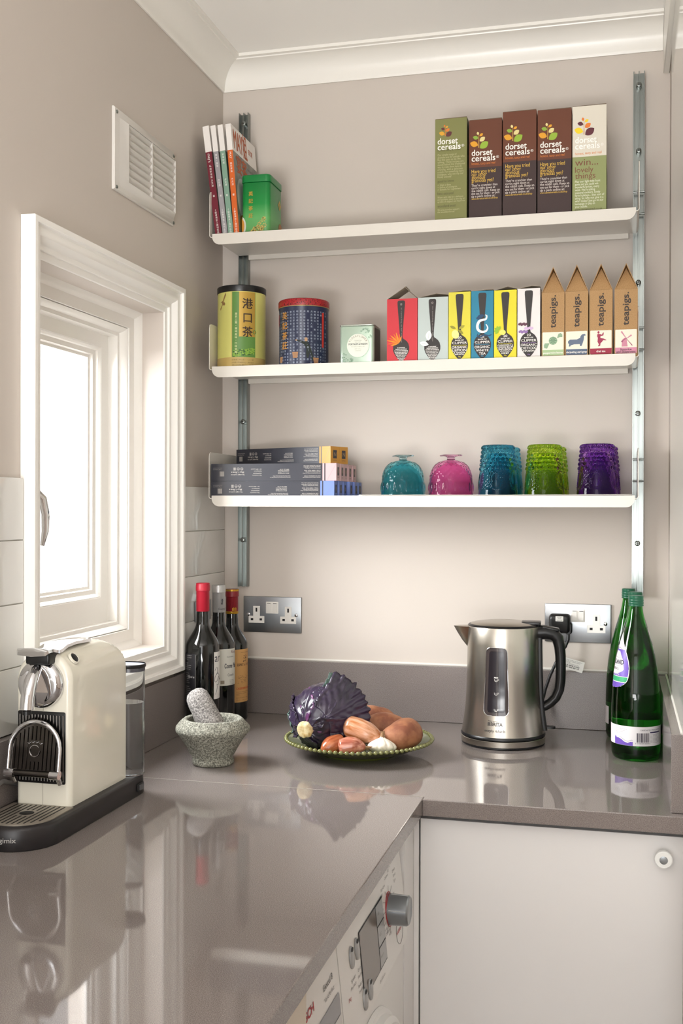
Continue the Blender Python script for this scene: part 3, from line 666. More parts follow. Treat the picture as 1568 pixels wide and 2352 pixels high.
t = thing('tea_caddy', 'small square mint green tea tin with round label beside the red tea box', 'tin', (0.382, -0.152, zb))
M_mint = mat('tin_mint', '#b3c7b6', 0.22, 0.35); x0, x1, y0, y1 = 0.3440, 0.4208, -0.190, -0.118
M_tind = mat('tin_side', '#3b3531', 0.35, 0.4)
b = MB(); b.rbox(x0, x1, y0, y1, zb, zb + 0.0865, 0.0015, M_mint, rv=0.007)
P = front((x0 + x1) / 2, y0 - 0.0002, zb + 0.044)
b.poly(ellipse(0.003, 0.0, 0.0255, 0.0265, 40), P, mat('mint_line', '#8fae98', 0.4), 0.0002); b.poly(ellipse(0.003, 0.0, 0.0248, 0.0258, 40), P, mat('mint_label', '#dcdfd2', 0.4), 0.0003)
mi = mat('ink_taupe', '#8e8468', 0.5); b.text('FORTNUM & MASON', P, mat('ink_slate', '#5d625c', 0.5), 0.003, 0.001, h=0.0055, w=0.042, align='C', z=0.0005, bold=0.0002)
for s, y, w_ in (('Loose tea', 0.010, 0.016), ('EST 1707', 0.0062, 0.012), ('PICCADILLY SINCE 1707', -0.0035, 0.030), ('NET 125 g', -0.0085, 0.014), ('LONDON', -0.0125, 0.013)): b.text(s, P, mat('ink_mint', '#a7ab98', 0.5), 0.003, y, w=w_, align='C', z=0.0005)
for k, ch in enumerate('ELDERFLOWER'):
    a = math.radians(150 - 12 * k); b.text(ch, P, mi, 0.003 + 0.0196 * math.cos(a), 0.0196 * math.sin(a) - 0.001, h=0.0058, align='C', z=0.0005, rot=a - PI / 2)
M_scr = mat('mint_scroll', '#7d9f88', 0.3)
random.seed(9)
for k in range(46):
    if k % 2: x, y = random.uniform(0.010, 0.0345), random.uniform(0.016, 0.0365)
    else: x, y = random.uniform(-0.0345, -0.004), random.uniform(-0.040, -0.016)
    if math.hypot(x - 0.003, y) < 0.029: continue
    r = random.uniform(0.0015, 0.0028); a0 = random.uniform(0, 6)
    pts = [(x + r * (1 - q / 16) * math.cos(a0 + q * 0.5), y + r * (1 - q / 16) * math.sin(a0 + q * 0.5), 0.0004) for q in range(13)]
    b.tube(pts, 0.0003, M_scr, 4, M=P)
b.patch(0.008, y1 - y0 - 0.008, 0.003, 0.084, plane((x1 + 0.0002, y0, zb), (0, 1, 0), (0, 0, 1)), M_tind, 1, 1)
b.build('tin_body', t)
b = MB(); b.rbox(x0 - 0.0006, x1 + 0.0006, y0 - 0.0006, y1 + 0.0006, zb + 0.0867, zb + 0.0905, 0.0015, mat('tin_lid_silver', '#c4ccc2', 0.22, 0.7), rv=0.0075); b.build('lid', t)

# ---------------------------------------------------------------- boxes of tea bags with a printed spoon
M_spoon = mat('ink_charcoal', '#332e2d', 0.55); M_w = mat('print_white', '#f2efe9', 0.5)
M_card = mat('card_inside', '#a89c8c', 0.8)
def spoon_poly(W, H, k, c=0.5):
    half = [(0.028, 0.10), (0.034, 0.155), (0.048, 0.178), (0.08, 0.18), (0.2, 0.150), (0.35, 0.112), (0.5, 0.075), (0.57, 0.066), (0.605, 0.085), (0.625, 0.17), (0.65, 0.27), (0.69, 0.35), (0.74, 0.388), (0.79, 0.385), (0.84, 0.325), (0.89, 0.225), (0.93, 0.125), (0.955, 0.045)]
    return [((c - k * h) * W, H * (1 - v)) for v, h in reversed(half)] + [((c + k * h) * W, H * (1 - v)) for v, h in half], half
def tea_box(x0, x1, zt, col, words, k, label, decor=None, flaps=(0.3, 0.0), c=0.5, yf=-0.190):
    t = thing('tea_bag_box', label, 'tea box', ((x0 + x1) / 2, yf + 0.035, zb), 0, 'boxes of tea bags printed with a spoon')
    W, H = x1 - x0, zt - zb; b = MB(); m_ = mat('tea_' + col[1:], col, 0.5); yb = yf + 0.07
    b.add([(x0, yf, zb), (x1, yf, zb), (x1, yb, zb), (x0, yb, zb), (x0, yf, zt), (x1, yf, zt), (x1, yb, zt), (x0, yb, zt)], [(0, 1, 5, 4), (1, 2, 6, 5), (2, 3, 7, 6), (3, 0, 4, 7), (3, 2, 1, 0)], m_)
    b.add([(x0 + 0.0004, yf + 0.0004, zt - 0.002), (x1 - 0.0004, yf + 0.0004, zt - 0.002), (x1 - 0.0004, yb - 0.0004, zt - 0.002), (x0 + 0.0004, yb - 0.0004, zt - 0.002)], [(0, 1, 2, 3)], M_card)
    P = front(x0, yf - 0.0001, zb); S, half = spoon_poly(W, H, k, c)
    n = len(half)
    b.add([(x, y, 0.0002) for x, y in S], [(n - 1 - i, n - 2 - i, n + 1 + i, n + i) for i in range(n - 1)], M_spoon, P)
    for s, v, w_, h_, cl in words: b.text(s, P, cl or M_w, c * W, H * (1 - v), h=h_ * H, w=w_ * W * k * 0.9, align='C', z=0.0005, bold=0.00012)
    if decor: decor(b, P, W, H)
    b.build('carton', t, smooth=0)
    q = MB(); a, d = flaps                                         # torn lid flaps
    ya, yc = yf + 0.002, yf + 0.050
    def fl(xa, za, xc, zc, th=0.0006):
        n_ = Vector((-(zc - za), 0, xc - xa)).normalized() * th
        q.loft([[(xa, y, za), (xc, y - 0.002 * 0, zc), (xc + n_.x, y, zc + n_.z), (xa + n_.x, y, za + n_.z)] for y in (yc, ya)], M_card)
    fl(x0 + 0.0006, zt + 0.0002, x0 + W * 0.62, zt + a * W); fl(x0 + W * 0.58, zt + a * W * 0.92 + 0.0008, x1 - 0.0006, zt + d * W + 0.0012)
    q.build('lid_flap', t, smooth=0)
    return t
mission = [(s, 0.755 + 0.0232 * i, w_, 0.021, None) for i, (s, w_) in enumerate((('ALL OUR ORGANIC', 0.42), ('PRODUCTS ARE GROWN', 0.60), ('IN A WAY THAT FOCUSES ON', 0.70), ('THE NATURAL BALANCE OF', 0.70), ('THE ENVIRONMENT AND', 0.64), ('WILL HELP SUSTAIN', 0.54), ('PEOPLE, WILDLIFE', 0.44), ('AND THE LAND FOR', 0.38), ('THE FUTURE', 0.26)))]
def on_handle(b, P, W, H, c, k):
    b.text("it's a special thing, tea that's made right", P, mat('ink_grey', '#9b948e', 0.5), (c - 0.004) * W, H * 0.86, h=0.0034, w=0.075, rot=-PI / 2, z=0.0005)
    for j in range(5): b.poly(ellipse(c * W + 0.0017 * math.cos(j * 1.257 + 1.57), H * 0.915 + 0.0017 * math.sin(j * 1.257 + 1.57), 0.0009, 0.0009, 8), P, mat('ink_grey', '#9b948e', 0.5), 0.0005)
def red_d(b, P, W, H):
    on_handle(b, P, W, H, 0.47, 0.69)
    for k, (a, L) in enumerate(((2.9, .028), (2.65, .026), (2.4, .026), (2.1, .024), (1.85, .024), (1.5, .02), (1.2, .016), (3.2, .026), (3.45, .02))):
        b.poly(leaf2d(0.40 * W + L / 2 * math.cos(a), 0.325 * H + L / 2 * math.sin(a), L, 0.0017, a), P, mat('petal_orange', '#e0641f' , 0.5) if k % 2 else mat('petal_amber', '#ef8a1e', 0.5), 0.0006 + k * 1e-5)
def grey_d(b, P, W, H):
    on_handle(b, P, W, H, 0.48, 0.69)
    for x, y, L, w_, a in ((0.36, 0.42, 0.022, 0.0065, 1.45), (0.21, 0.30, 0.020, 0.005, 2.9)):
        b.poly(leaf2d(x * W, y * H, L, w_, a), P, mat('leaf_white', '#eceeea', 0.5), 0.0006); b.poly(leaf2d(x * W, y * H, L * 0.8, 0.0004, a), P, mat('leaf_vein', '#b9c2be', 0.5), 0.0008)
def lemon_d(b, P, W, H):
    for x, y, a, cc in ((0.20, 0.50, 2.7, '#8f8a2a'), (0.60, 0.50, 0.45, '#a39b34'), (0.55, 0.435, -0.75, '#8f8a2a')): b.poly(leaf2d(x * W, y * H, 0.0145, 0.003, a), P, mat('ink_' + cc[1:], cc, 0.5), 0.0007)
    b.poly(ellipse(0.31 * W, 0.40 * H, 0.0078, 0.0095, 20, 0.3), P, mat('lemon_pale', '#ece58e', 0.5), 0.0006)
def dragon_d(b, P, W, H):
    body = [(0.62, 0.66), (0.70, 0.645), (0.66, 0.60), (0.52, 0.59), (0.36, 0.57), (0.28, 0.51), (0.32, 0.45), (0.50, 0.42), (0.68, 0.435), (0.74, 0.48), (0.66, 0.53)]
    pb = spline([(x * W, y * H, 0.0006) for x, y in body], 5); b.tube(pb, [0.0006 + 0.0022 * math.sin(PI * k / (len(pb) - 1)) ** 0.8 for k in range(len(pb))], mat('dragon_white', '#e9ecec', 0.5), 6, M=lambda x, y, z: P(x, y, 0.0006 + (z - 0.0006) * 0.05))
    dk = mat('dragon_navy', '#173e62', 0.5)
    b.poly([(0.22 * W, 0.615 * H), (0.34 * W, 0.66 * H), (0.50 * W, 0.67 * H), (0.60 * W, 0.655 * H), (0.52 * W, 0.63 * H), (0.40 * W, 0.60 * H), (0.28 * W, 0.595 * H)], P, dk, 0.0009)
    pb = spline([(x * W, y * H, 0.0006) for x, y in ((0.30, 0.40), (0.28, 0.365), (0.40, 0.35), (0.60, 0.375), (0.78, 0.365), (0.92, 0.38))], 5); b.tube(pb, [0.0003 + 0.0014 * math.sin(PI * k / (len(pb) - 1)) ** 0.8 for k in range(len(pb))], dk, 6, M=lambda x, y, z: P(x, y, 0.0007 + (z - 0.0006) * 0.05))
def camo_d(b, P, W, H):
    for k, a in enumerate((1.2, 1.9, 2.6, 3.3, 4.0)): b.poly(leaf2d(0.20 * W + 0.005 * math.cos(a), 0.435 * H + 0.005 * math.sin(a), 0.010, 0.0028, a), P, mat('leaf_lime_print', '#8fb82c', 0.5), 0.0006 + k * 3e-5)
    b.poly(ellipse(0.38 * W, 0.405 * H, 0.0068, 0.0056, 20), P, mat('lemon_lime', '#d9dc6a', 0.5), 0.0009)
def detox_d(b, P, W, H):
    for x, y, cc in ((0.24, 0.505, '#5e3244'), (0.50, 0.445, '#d3b6d8'), (0.26, 0.40, '#8c6ba6')):
        for k in range(7): b.poly(ellipse(x * W + (k - 3) * 0.0024, y * H + 0.0014 * math.sin(k * 2.1), 0.0026, 0.0026, 12), P, mat('ink_' + cc[1:], cc, 0.5), 0.0006 + k * 1e-5)
def flavour(n, col, L):
    ci = mat('ink_' + col[1:], col, 0.5)
    out = [(n, 0.662, 0.20, 0.046, None), ('BAGS OF', 0.693, 0.44, 0.026, None), ('CLIPPER', 0.738, 0.74, 0.046, None), ('NATURAL, FAIR & DELICIOUS', 0.760, 0.68, 0.014, ci)]
    return out + [(s, v, w_, h_, None) for s, v, w_, h_ in L] + [('50g', 0.925, 0.12, 0.022, ci)]
tea_box(0.4500, 0.5168, 0.9468, '#c8313b', mission, 0.69, 'red tea bag box with torn open lid, leftmost of the tea boxes', red_d, (0.40, 0.0), 0.47)
tea_box(0.5182, 0.5836, 0.9472, '#b9c4c1', mission, 0.69, 'pale grey green tea bag box with white leaves and open lid', grey_d, (0.12, 0.05), 0.48)
tea_box(0.5848, 0.6318, 0.9556, '#d8ce3e', flavour('20', '#d8ce3e', (('ORGANIC', 0.800, 0.78, 0.046), ('LEMON', 0.843, 0.70, 0.050), ('& GINGER', 0.871, 0.58, 0.030), ('INFUSION', 0.895, 0.46, 0.026))), 1.0, 'yellow tea bag box with a lemon sprig, beside the pale grey green one', lemon_d, (0.05, 0.03))
tea_box(0.6333, 0.6805, 0.9558, '#1f7d9c', flavour('26', '#3f8fae', (('ORGANIC', 0.808, 0.76, 0.050), ('WHITE', 0.855, 0.62, 0.050), ('TEA', 0.900, 0.34, 0.050))), 1.0, 'blue tea bag box printed with a pale dragon', dragon_d, (0.04, 0.02))
tea_box(0.6818, 0.7290, 0.9552, '#dfd224', flavour('20', '#dfd224', (('CHAMOMILE &', 0.787, 0.76, 0.030), ('LEMON BALM', 0.815, 0.74, 0.033), ('INFUSION', 0.848, 0.66, 0.040), ('WITH MANUKA', 0.868, 0.52, 0.020), ('HONEY', 0.900, 0.38, 0.036))), 1.0, 'yellow tea bag box with lime leaves, between blue and white boxes', camo_d, (0.16, 0.03))
tea_box(0.7308, 0.7780, 0.9564, '#e5dfdd', flavour('20', '#8c6ba6', (('ORGANIC', 0.800, 0.78, 0.046), ('DETOX', 0.846, 0.74, 0.050), ('INFUSION', 0.880, 0.54, 0.034))), 1.0, 'white tea bag box with purple flowers, next to the brown gabled boxes', detox_d, (0.12, 0.05))

# ---------------------------------------------------------------- brown gabled tea cartons
M_kraft = mat('kraft_card', '#b18c60', 0.7, var=(700, '#a37f53', 0.45, 0.6)); M_kin = mat('kraft_fold', '#9c7446', 0.75)
M_tp = mat('ink_teapigs', '#3b332e', 0.6); M_lab = mat('label_cream', '#eae4d2', 0.5)
def gable(x0, x1, zsx, ztop, col, words, icon, label):
    yf, yb = -0.190, -0.125
    t = thing('gabled_tea_carton', label, 'tea carton', ((x0 + x1) / 2, yf + 0.03, zb), 0, 'brown gabled tea cartons')
    b = MB(); W = x1 - x0; xm = (x0 + x1) / 2
    b.box(x0, x1, yf, yb, zb, zsx, M_kraft)
    P = front(x0, yf - 0.0001, zb)
    b.text('teapigs.', P, M_tp, W * 0.62, 0.066, h=0.0185, w=0.068, rot=PI / 2, bold=0.0006)
    L = rrect(0.0018, W - 0.0018, 0.0085, 0.0575, 0.0015, 3); b.poly(L, P, M_lab, 0.0003)
    cm = mat('ink_' + col[1:], col, 0.55); yt_ = 0.0205
    b.poly([(0.0018, yt_), (0.0018, 0.010), (0.0033, 0.0085), (W - 0.0033, 0.0085), (W - 0.0018, 0.010), (W - 0.0018, yt_)], P, cm, 0.0004)
    for k, (s, w_) in enumerate(words): b.text(s, P, M_w if len(words) == 1 else M_tp, W / 2, 0.0125 - 0.0048 * k + (0.002 if len(words) > 1 else 0), w=w_, align='C', z=0.0006, bold=0.00015)
    icon(b, P, W)
    b.build('carton', t, smooth=0)
    q = MB(); th = 0.0012                                          # roof panels and the tucked-in gable
    for s in (-1, 1):
        xe = xm + s * W / 2
        q.loft([[(xe, y, zsx + 0.0002), (xm, y, ztop), (xm, y, ztop - th * 2.4), (xe - s * th, y, zsx + 0.0002)][::(1 if s < 0 else -1)] for y in (yb, yf)], M_kraft)
    q.build('gable_roof', t, smooth=0)
    q = MB(); q.add([(x0 + 0.0015, yf + 0.0005, zsx + 0.0003), (x1 - 0.0015, yf + 0.0005, zsx + 0.0003), (xm, yf + 0.020, ztop - 0.006), (x0 + 0.0015, yf + 0.0015, zsx + 0.0003), (x1 - 0.0015, yf + 0.0015, zsx + 0.0003), (xm, yf + 0.021, ztop - 0.006)], [(0, 1, 2), (5, 4, 3), (0, 3, 4, 1), (1, 4, 5, 2), (2, 5, 3, 0)], M_kraft)
    q.build('gable_flap', t, smooth=0)
def sweet(b, P, W):
    g = mat('icon_green', '#8aa888', 0.5); d = mat('icon_green_dark', '#56785c', 0.5)
    b.poly(ellipse(0.0235, 0.0395, 0.0088, 0.0085, 24), P, g, 0.0005)
    for k in range(8): b.poly(leaf2d(0.0235 + 0.0045 * math.cos(k * PI / 4), 0.0395 + 0.0045 * math.sin(k * PI / 4), 0.0085, 0.0006, k * PI / 4), P, d, 0.0006)
    b.poly([(0.0315, 0.044), (0.0345, 0.0535), (0.0395, 0.055), (0.0425, 0.0515), (0.0425, 0.0465), (0.0375, 0.0465)], P, g, 0.0005)
    b.poly([(0.0165, 0.0345), (0.0065, 0.0345), (0.0045, 0.0295), (0.0055, 0.0245), (0.0115, 0.0235), (0.0135, 0.0275)], P, g, 0.0005)
def dog(b, P, W):
    g = mat('icon_slate', '#5d6b80', 0.5)
    b.poly([(0.0055, 0.0305), (0.0062, 0.0375), (0.010, 0.0405), (0.024, 0.0405), (0.0305, 0.0435), (0.0315, 0.0475), (0.0345, 0.0505), (0.0395, 0.0515), (0.0425, 0.0485), (0.0385, 0.0475), (0.0378, 0.0395), (0.0358, 0.0325), (0.0335, 0.0265), (0.0305, 0.0265), (0.0298, 0.0305), (0.0185, 0.0305), (0.0115, 0.0285), (0.0105, 0.0262), (0.0075, 0.0262), (0.0082, 0.0305), (0.0068, 0.0335)], P, g, 0.0005)
def dancer(b, P, W):
    g = mat('icon_crimson', '#992a4a', 0.5)
    b.poly(ellipse(0.0185, 0.0535, 0.0022, 0.0026, 14), P, g, 0.0005)
    b.poly([(0.0165, 0.0505), (0.021, 0.0500), (0.0255, 0.0485), (0.0272, 0.0525), (0.0292, 0.0530), (0.0285, 0.047), (0.0225, 0.0455), (0.0225, 0.0415), (0.0285, 0.0405), (0.0345, 0.0375), (0.0340, 0.0365), (0.028, 0.0370), (0.0255, 0.0335), (0.0225, 0.0305), (0.0222, 0.0262), (0.0195, 0.0242), (0.0175, 0.0252), (0.0195, 0.0285), (0.0165, 0.034), (0.0172, 0.042), (0.0155, 0.046)], P, g, 0.0005)
def mill(b, P, W):
    g = mat('icon_pink', '#c88398', 0.5); d = mat('icon_rose', '#9d5470', 0.5)
    b.poly([(0.0145, 0.0225), (0.0265, 0.0225), (0.0245, 0.0375), (0.0205, 0.0405), (0.0155, 0.0365)], P, g, 0.0005)
    b.poly([(0.013, 0.0335), (0.0155, 0.0305), (0.0245, 0.0395), (0.0235, 0.041)], P, d, 0.0006)
    for a, L, w_ in ((2.16, 0.0185, 0.0016), (0.62, 0.0125, 0.0016), (-0.88, 0.0185, 0.0009), (3.9, 0.008, 0.0012)):
        c_, s_ = math.cos(a), math.sin(a); x, y = 0.0240, 0.0385
        b.poly([(x - s_ * w_ * .3, y + c_ * w_ * .3), (x + s_ * w_ * .3, y - c_ * w_ * .3), (x + c_ * L + s_ * w_, y + s_ * L - c_ * w_), (x + c_ * L - s_ * w_, y + s_ * L + c_ * w_)], P, d if a < 0 else g, 0.0007)
gable(0.7812, 0.8282, 0.9455, 0.9992, '#a9c193', (('peppermint leaves', 0.040),), sweet, 'brown gabled tea carton with a green sweet on its label, next to the white box')
gable(0.8296, 0.8764, 0.9458, 1.0018, '#56657d', (('darjeeling earl grey', 0.042),), dog, 'brown gabled tea carton with a blue dachshund on its label')
gable(0.8788, 0.9254, 0.9462, 1.0012, '#99233f', (('chai tea', 0.018),), dancer, 'brown gabled tea carton with a crimson dancing figure on its label')
gable(0.9292, 0.9756, 0.9460, 0.9996, '#cf8aa3', (('liquorice', 0.022), ('and peppermint', 0.038)), mill, 'brown gabled tea carton with a pink windmill, rightmost on the middle shelf')
# ---------------------------------------------------------------- bottom shelf: coffee capsule sleeves
zb3 = Z3 + E_
M_sl = mat('sleeve_black', '#2c2d36', 0.35, coat=0.2); M_slt = mat('sleeve_print', '#bdb7b0', 0.5)
def sleeve_proto(col, L, label, group):
    D, H = 0.0316, 0.0383
    t = thing('coffee_sleeve', label, 'coffee box', (0, 0, zb3), 0, group)
    mc = mat('sleeve_' + col[1:], col, 0.4); le = L - 0.0315
    b = MB(); b.box(0, le, 0, D, 0, H, M_sl); b.box(le, le + 0.0040, 0, D, 0, H, mc); b.box(le + 0.0040, le + 0.0068, 0, D, 0, H, M_sl)
    P = plane((L, -0.0001, H), (-1, 0, 0), (0, 0, -1))             # printed upside down
    def L_(lines_, x, y0, dy, h, wmax, al='L'):
        for k, s in enumerate(lines_): b.text(s, P, M_slt, x, y0 - dy * k, h=h, w=wmax * (0.72 + 0.28 * ((k * 7 + len(s)) % 5) / 4), align=al, z=0.0003)
    L_(['CONTAINS 10 CAPSULES OF ROAST AND GROUND COFFEE', 'FOR THE NESPRESSO SYSTEM'], 0.036, 0.030, 0.003, 0.003, 0.047)
    L_(['Imported by Nestlé, Nespresso Australia, a div. of Nestlé', 'Rhodes NSW 2138, North Sydney NSW 2060', 'Club 1800 623 033'], 0.036, 0.021, 0.003, 0.003, 0.047)
    L_(['Distributed in Hong Kong by Nespresso, 12/F Hysan Place', 'Causeway Bay, Hong Kong Tel 800 968 821', 'Best before date & batch code on base'], 0.036, 0.010, 0.003, 0.003, 0.049)
    L_(['Imported to South Africa by Top Vending (Pty) Ltd', 'Corner Peter Road, Bromhof, South Africa'], 0.105, 0.030, 0.003, 0.003, 0.047)
    L_(['PRODUCT OF SWITZERLAND', 'Company Reg. 2000/02', 'Importeur BV Waarschoot', '0800 222 32 00'], 0.108, 0.021, 0.003, 0.003, 0.030)
    L_(['Made in Switzerland by', 'NESPRESSO', 'Nestlé Nespresso S.A.', 'CH - 1007 Lausanne'], 0.172, 0.025, 0.0046, 0.0034, 0.025)
    b.text('Net weight / poids net', P, M_slt, 0.212, 0.0235, w=0.032, z=0.0003, bold=0.00012); b.text('50 g - 1.76 oz e', P, M_slt, 0.213, 0.0175, w=0.030, z=0.0003, bold=0.0003)
    for k in range(3):
        cx_, cy_ = 0.2185 + 0.0085 * k, 0.0115
        ring_ = ellipse(cx_, cy_, 0.0033, 0.0033, 18)
        if k < 2: b.poly(ring_, P, M_slt, 0.0003); b.poly(ellipse(cx_, cy_, 0.0026, 0.0026, 18), P, M_sl, 0.0004); b.poly([(cx_ - 0.0018, cy_ - 0.0004), (cx_ + 0.0018, cy_ - 0.0004), (cx_ + 0.0018, cy_ + 0.0005), (cx_ - 0.0018, cy_ + 0.0005)], P, M_slt, 0.0005)
        else:
            for j in range(4): b.poly([(cx_ - 0.0028, cy_ - 0.003 + j * 0.0017), (cx_ + 0.0028, cy_ - 0.003 + j * 0.0017), (cx_ + 0.0028, cy_ - 0.002 + j * 0.0017), (cx_ - 0.0028, cy_ - 0.002 + j * 0.0017)], P, M_slt, 0.0003)
    for k in range(12):
        x = 0.2605 + 0.00085 * k
        if x < L - 0.004: b.poly([(x, 0.017), (x + (0.0006 if k % 3 else 0.0003), 0.017), (x + (0.0006 if k % 3 else 0.0003), 0.028), (x, 0.028)], P, M_slt, 0.0003)
    b.text('® Reg. Trademark of', P, M_slt, L - 0.0045, 0.0125, w=0.020, align='R', z=0.0003); b.text('Société des Produits Nestlé S.A.', P, M_slt, L - 0.0045, 0.009, w=0.022, align='R', z=0.0003)
    b.build('carton', t, local=True, smooth=0, bevel=0.0)
    q = MB(); q.box(le + 0.0068, L, 0, D, 0, H, mc)
    Pe = plane((L + 0.0001, 0, 0), (0, 1, 0), (0, 0, 1)); q.poly(rrect(0.009, 0.0226, 0.0115, 0.030, 0.0005, 2), Pe, mat('sleeve_badge', '#33303a', 0.4), 0.0002)
    q.text('N', Pe, mat('badge_ink', '#8d7a5e', 0.4), D / 2, 0.0165, h=0.012, align='C', z=0.0004, bold=0.0004); q.text('LUNGO', Pe, mat('badge_dark', '#4a3f3c', 0.4), D / 2, 0.006, w=0.013, align='C', z=0.0003)
    q.poly([(0.0265 - 0.0222, 0.0), (0.0265 - 0.0218, 0.0), (0.0264, H), (0.0260, H)], plane((le + 0.0055, -0.0001, 0), (1, 0, 0), (0, 0, 1)), mat('sleeve_crease', '#8a7f86', 0.6), 0.0001)
    q.build('end_band', t, local=True, smooth=0)
    return t
def stack(proto, places, labels):
    for k, (x, y, z, rz) in enumerate(places):
        o = proto if k == 0 else copy_tree(proto)
        o.location = (x, y, z); o.rotation_euler = (0, 0, rz); o['label'] = labels[k]
ordn = ['front', 'second', 'third', 'fourth', 'fifth', 'sixth']
p_ = sleeve_proto('#6d83c4', 0.2865, '', 'coffee sleeves in the bottom row')
sh = [0, 0.003, 0.005, 0.011, 0.015, 0.016]
stack(p_, [(0.0488 + sh[k], -0.2012 + 0.0320 * k, zb3, 0) for k in range(6)], ['blue-ended black coffee sleeve at the front of the bottom row'] + ['blue-ended black coffee sleeve, %s from the front in the bottom row' % ordn[k] for k in range(1, 5)] + ['blue-ended black coffee sleeve, hindmost in the bottom row by the wall'])
p_ = sleeve_proto('#c7a3a5', 0.2915, '', 'coffee sleeves in the middle row')
sh = [0, 0.001, 0.001, 0.003, 0.005]
stack(p_, [(0.0486 + sh[k], -0.2008 + 0.0325 * k, zb3 + 0.0386, 0) for k in range(5)], ['pink-ended black coffee sleeve at the front of the middle row'] + ['pink-ended black coffee sleeve, %s from the front in the middle row' % ordn[k] for k in range(1, 4)] + ['pink-ended black coffee sleeve, hindmost in the middle row'])
p_ = sleeve_proto('#c18a35', 0.280, '', 'coffee sleeves on top of the stack')
a_ = math.radians(-22.5); ca, sa = math.cos(a_), math.sin(a_)
ox, oy = 0.3215 - 0.280 * ca, -0.1805 - 0.280 * sa
stack(p_, [(ox, oy, zb3 + 0.0772, a_), (ox - sa * 0.0322, oy + ca * 0.0322, zb3 + 0.0772, a_)], ['gold-ended black coffee sleeve lying askew on top, nearer the front', 'gold-ended coffee sleeve on top of the stack, nearer the wall'])

# ---------------------------------------------------------------- paper liner and coloured glasses
b = MB(); V = []; F = []; nx = 60
for i in range(nx + 1):
    x = 0.392 + (0.9655 - 0.392) * i / nx; wv = 0.0006 * noise.noise((x * 22, 0, 0)) + 0.0008 * max(0, (x - 0.75) / 0.2)
    for y, z in ((-0.03, 0.0005), (-0.190, 0.0005), (-0.1965, 0.0030), (-0.2062, 0.0073 + wv), (-0.2085, 0.0068 + wv)): V.append((x, y, Z3 + z))
for i in range(nx):
    for j in range(4): a = i * 5 + j; F.append((a, a + 1, a + 6, a + 5))
b.add(V, F, mat('liner_paper', '#eeece6', 0.6)); o = b.build('paper_liner', smooth=60)
sol = o.modifiers.new('thick', 'SOLIDIFY'); sol.thickness = 0.0004; sol.offset = 1
tag(o, 'white paper sheet spread under the coloured glasses on the bottom shelf', 'paper')
ZG = zb3 + 0.0009
def glassm(name, col, rough=0.0): return mat(name, col, rough, trans=1.0, ior=1.22)
def bump_(d, s): return max(0.0, 1 - (d / s) ** 2)
def goblet_proto(mm, mf):
    t = thing('goblet', '', 'glass', (0, 0, ZG), 0, 'upturned goblets')
    outer = [(0.0478, 0.0004), (0.0484, 0.0012), (0.0484, 0.008), (0.0483, 0.016), (0.0480, 0.026), (0.0474, 0.034), (0.0468, 0.0395), (0.0470, 0.041), (0.0466, 0.0425)]
    arc = [(0.0458, 0.046), (0.0445, 0.052), (0.0428, 0.058), (0.0402, 0.064), (0.0368, 0.0695), (0.0322, 0.0745), (0.0262, 0.0785), (0.019, 0.0812), (0.013, 0.0824), (0.0093, 0.0834), (0.0085, 0.085)]
    def dens(P, n):
        Q = []
        for (r0, z0), (r1, z1) in zip(P, P[1:]):
            for k in range(n): Q.append((r0 + (r1 - r0) * k / n, z0 + (z1 - z0) * k / n))
        return Q + [P[-1]]
    def rf(r, z, a):
        if 0.044 < z < 0.0805 and r > 0.014:
            u = 20 * a + z * 520; v = 20 * a - z * 520; e = min(1, (z - 0.044) / 0.003, (0.0805 - z) / 0.003)
            return r + 0.0016 * e * (min(abs(math.sin(u / 2)), abs(math.sin(v / 2))) - 0.25)
        if 0.010 < z < 0.037:
            k = (a * 24 / (2 * PI)) % 1 - 0.5; zz = (z - 0.0235) / 0.0125
            return r + 0.0018 * max(0, 1 - (k / 0.34) ** 2 - zz * zz)
        return r
    inner = [(0, 0.0765), (0.010, 0.076), (0.020, 0.0738), (0.028, 0.070), (0.035, 0.0635), (0.040, 0.055), (0.0430, 0.045), (0.0445, 0.034), (0.0455, 0.020), (0.0462, 0.004), (0.0468, 0.0006)]
    b = MB(); b.lathe(inner, mm, None, 96)
    V0 = len(b.v)
    b.lathe(dens(outer, 3) + dens(arc, 4), mm, None, 192, rf); 
    b.build('bowl', t, local=True, smooth=80)
    q = MB(); q.lathe([(0, 0.0846), (0.0084, 0.0850), (0.0082, 0.088), (0.0105, 0.0900), (0.0150, 0.0908), (0, 0.0909)], mf, None, 48)
    q.loft([[(x, y, z) for x, y in [(c * math.cos(0.45) - s_ * math.sin(0.45), c * math.sin(0.45) + s_ * math.cos(0.45)) for c, s_ in rrect(-h_, h_, -h_, h_, 0.006, 4)]] for z, h_ in ((0.0910, 0.0185), (0.0918, 0.0205), (0.0934, 0.0210), (0.0944, 0.0195), (0.0948, 0.0120))], mf)
    q.build('foot', t, local=True)
    return t
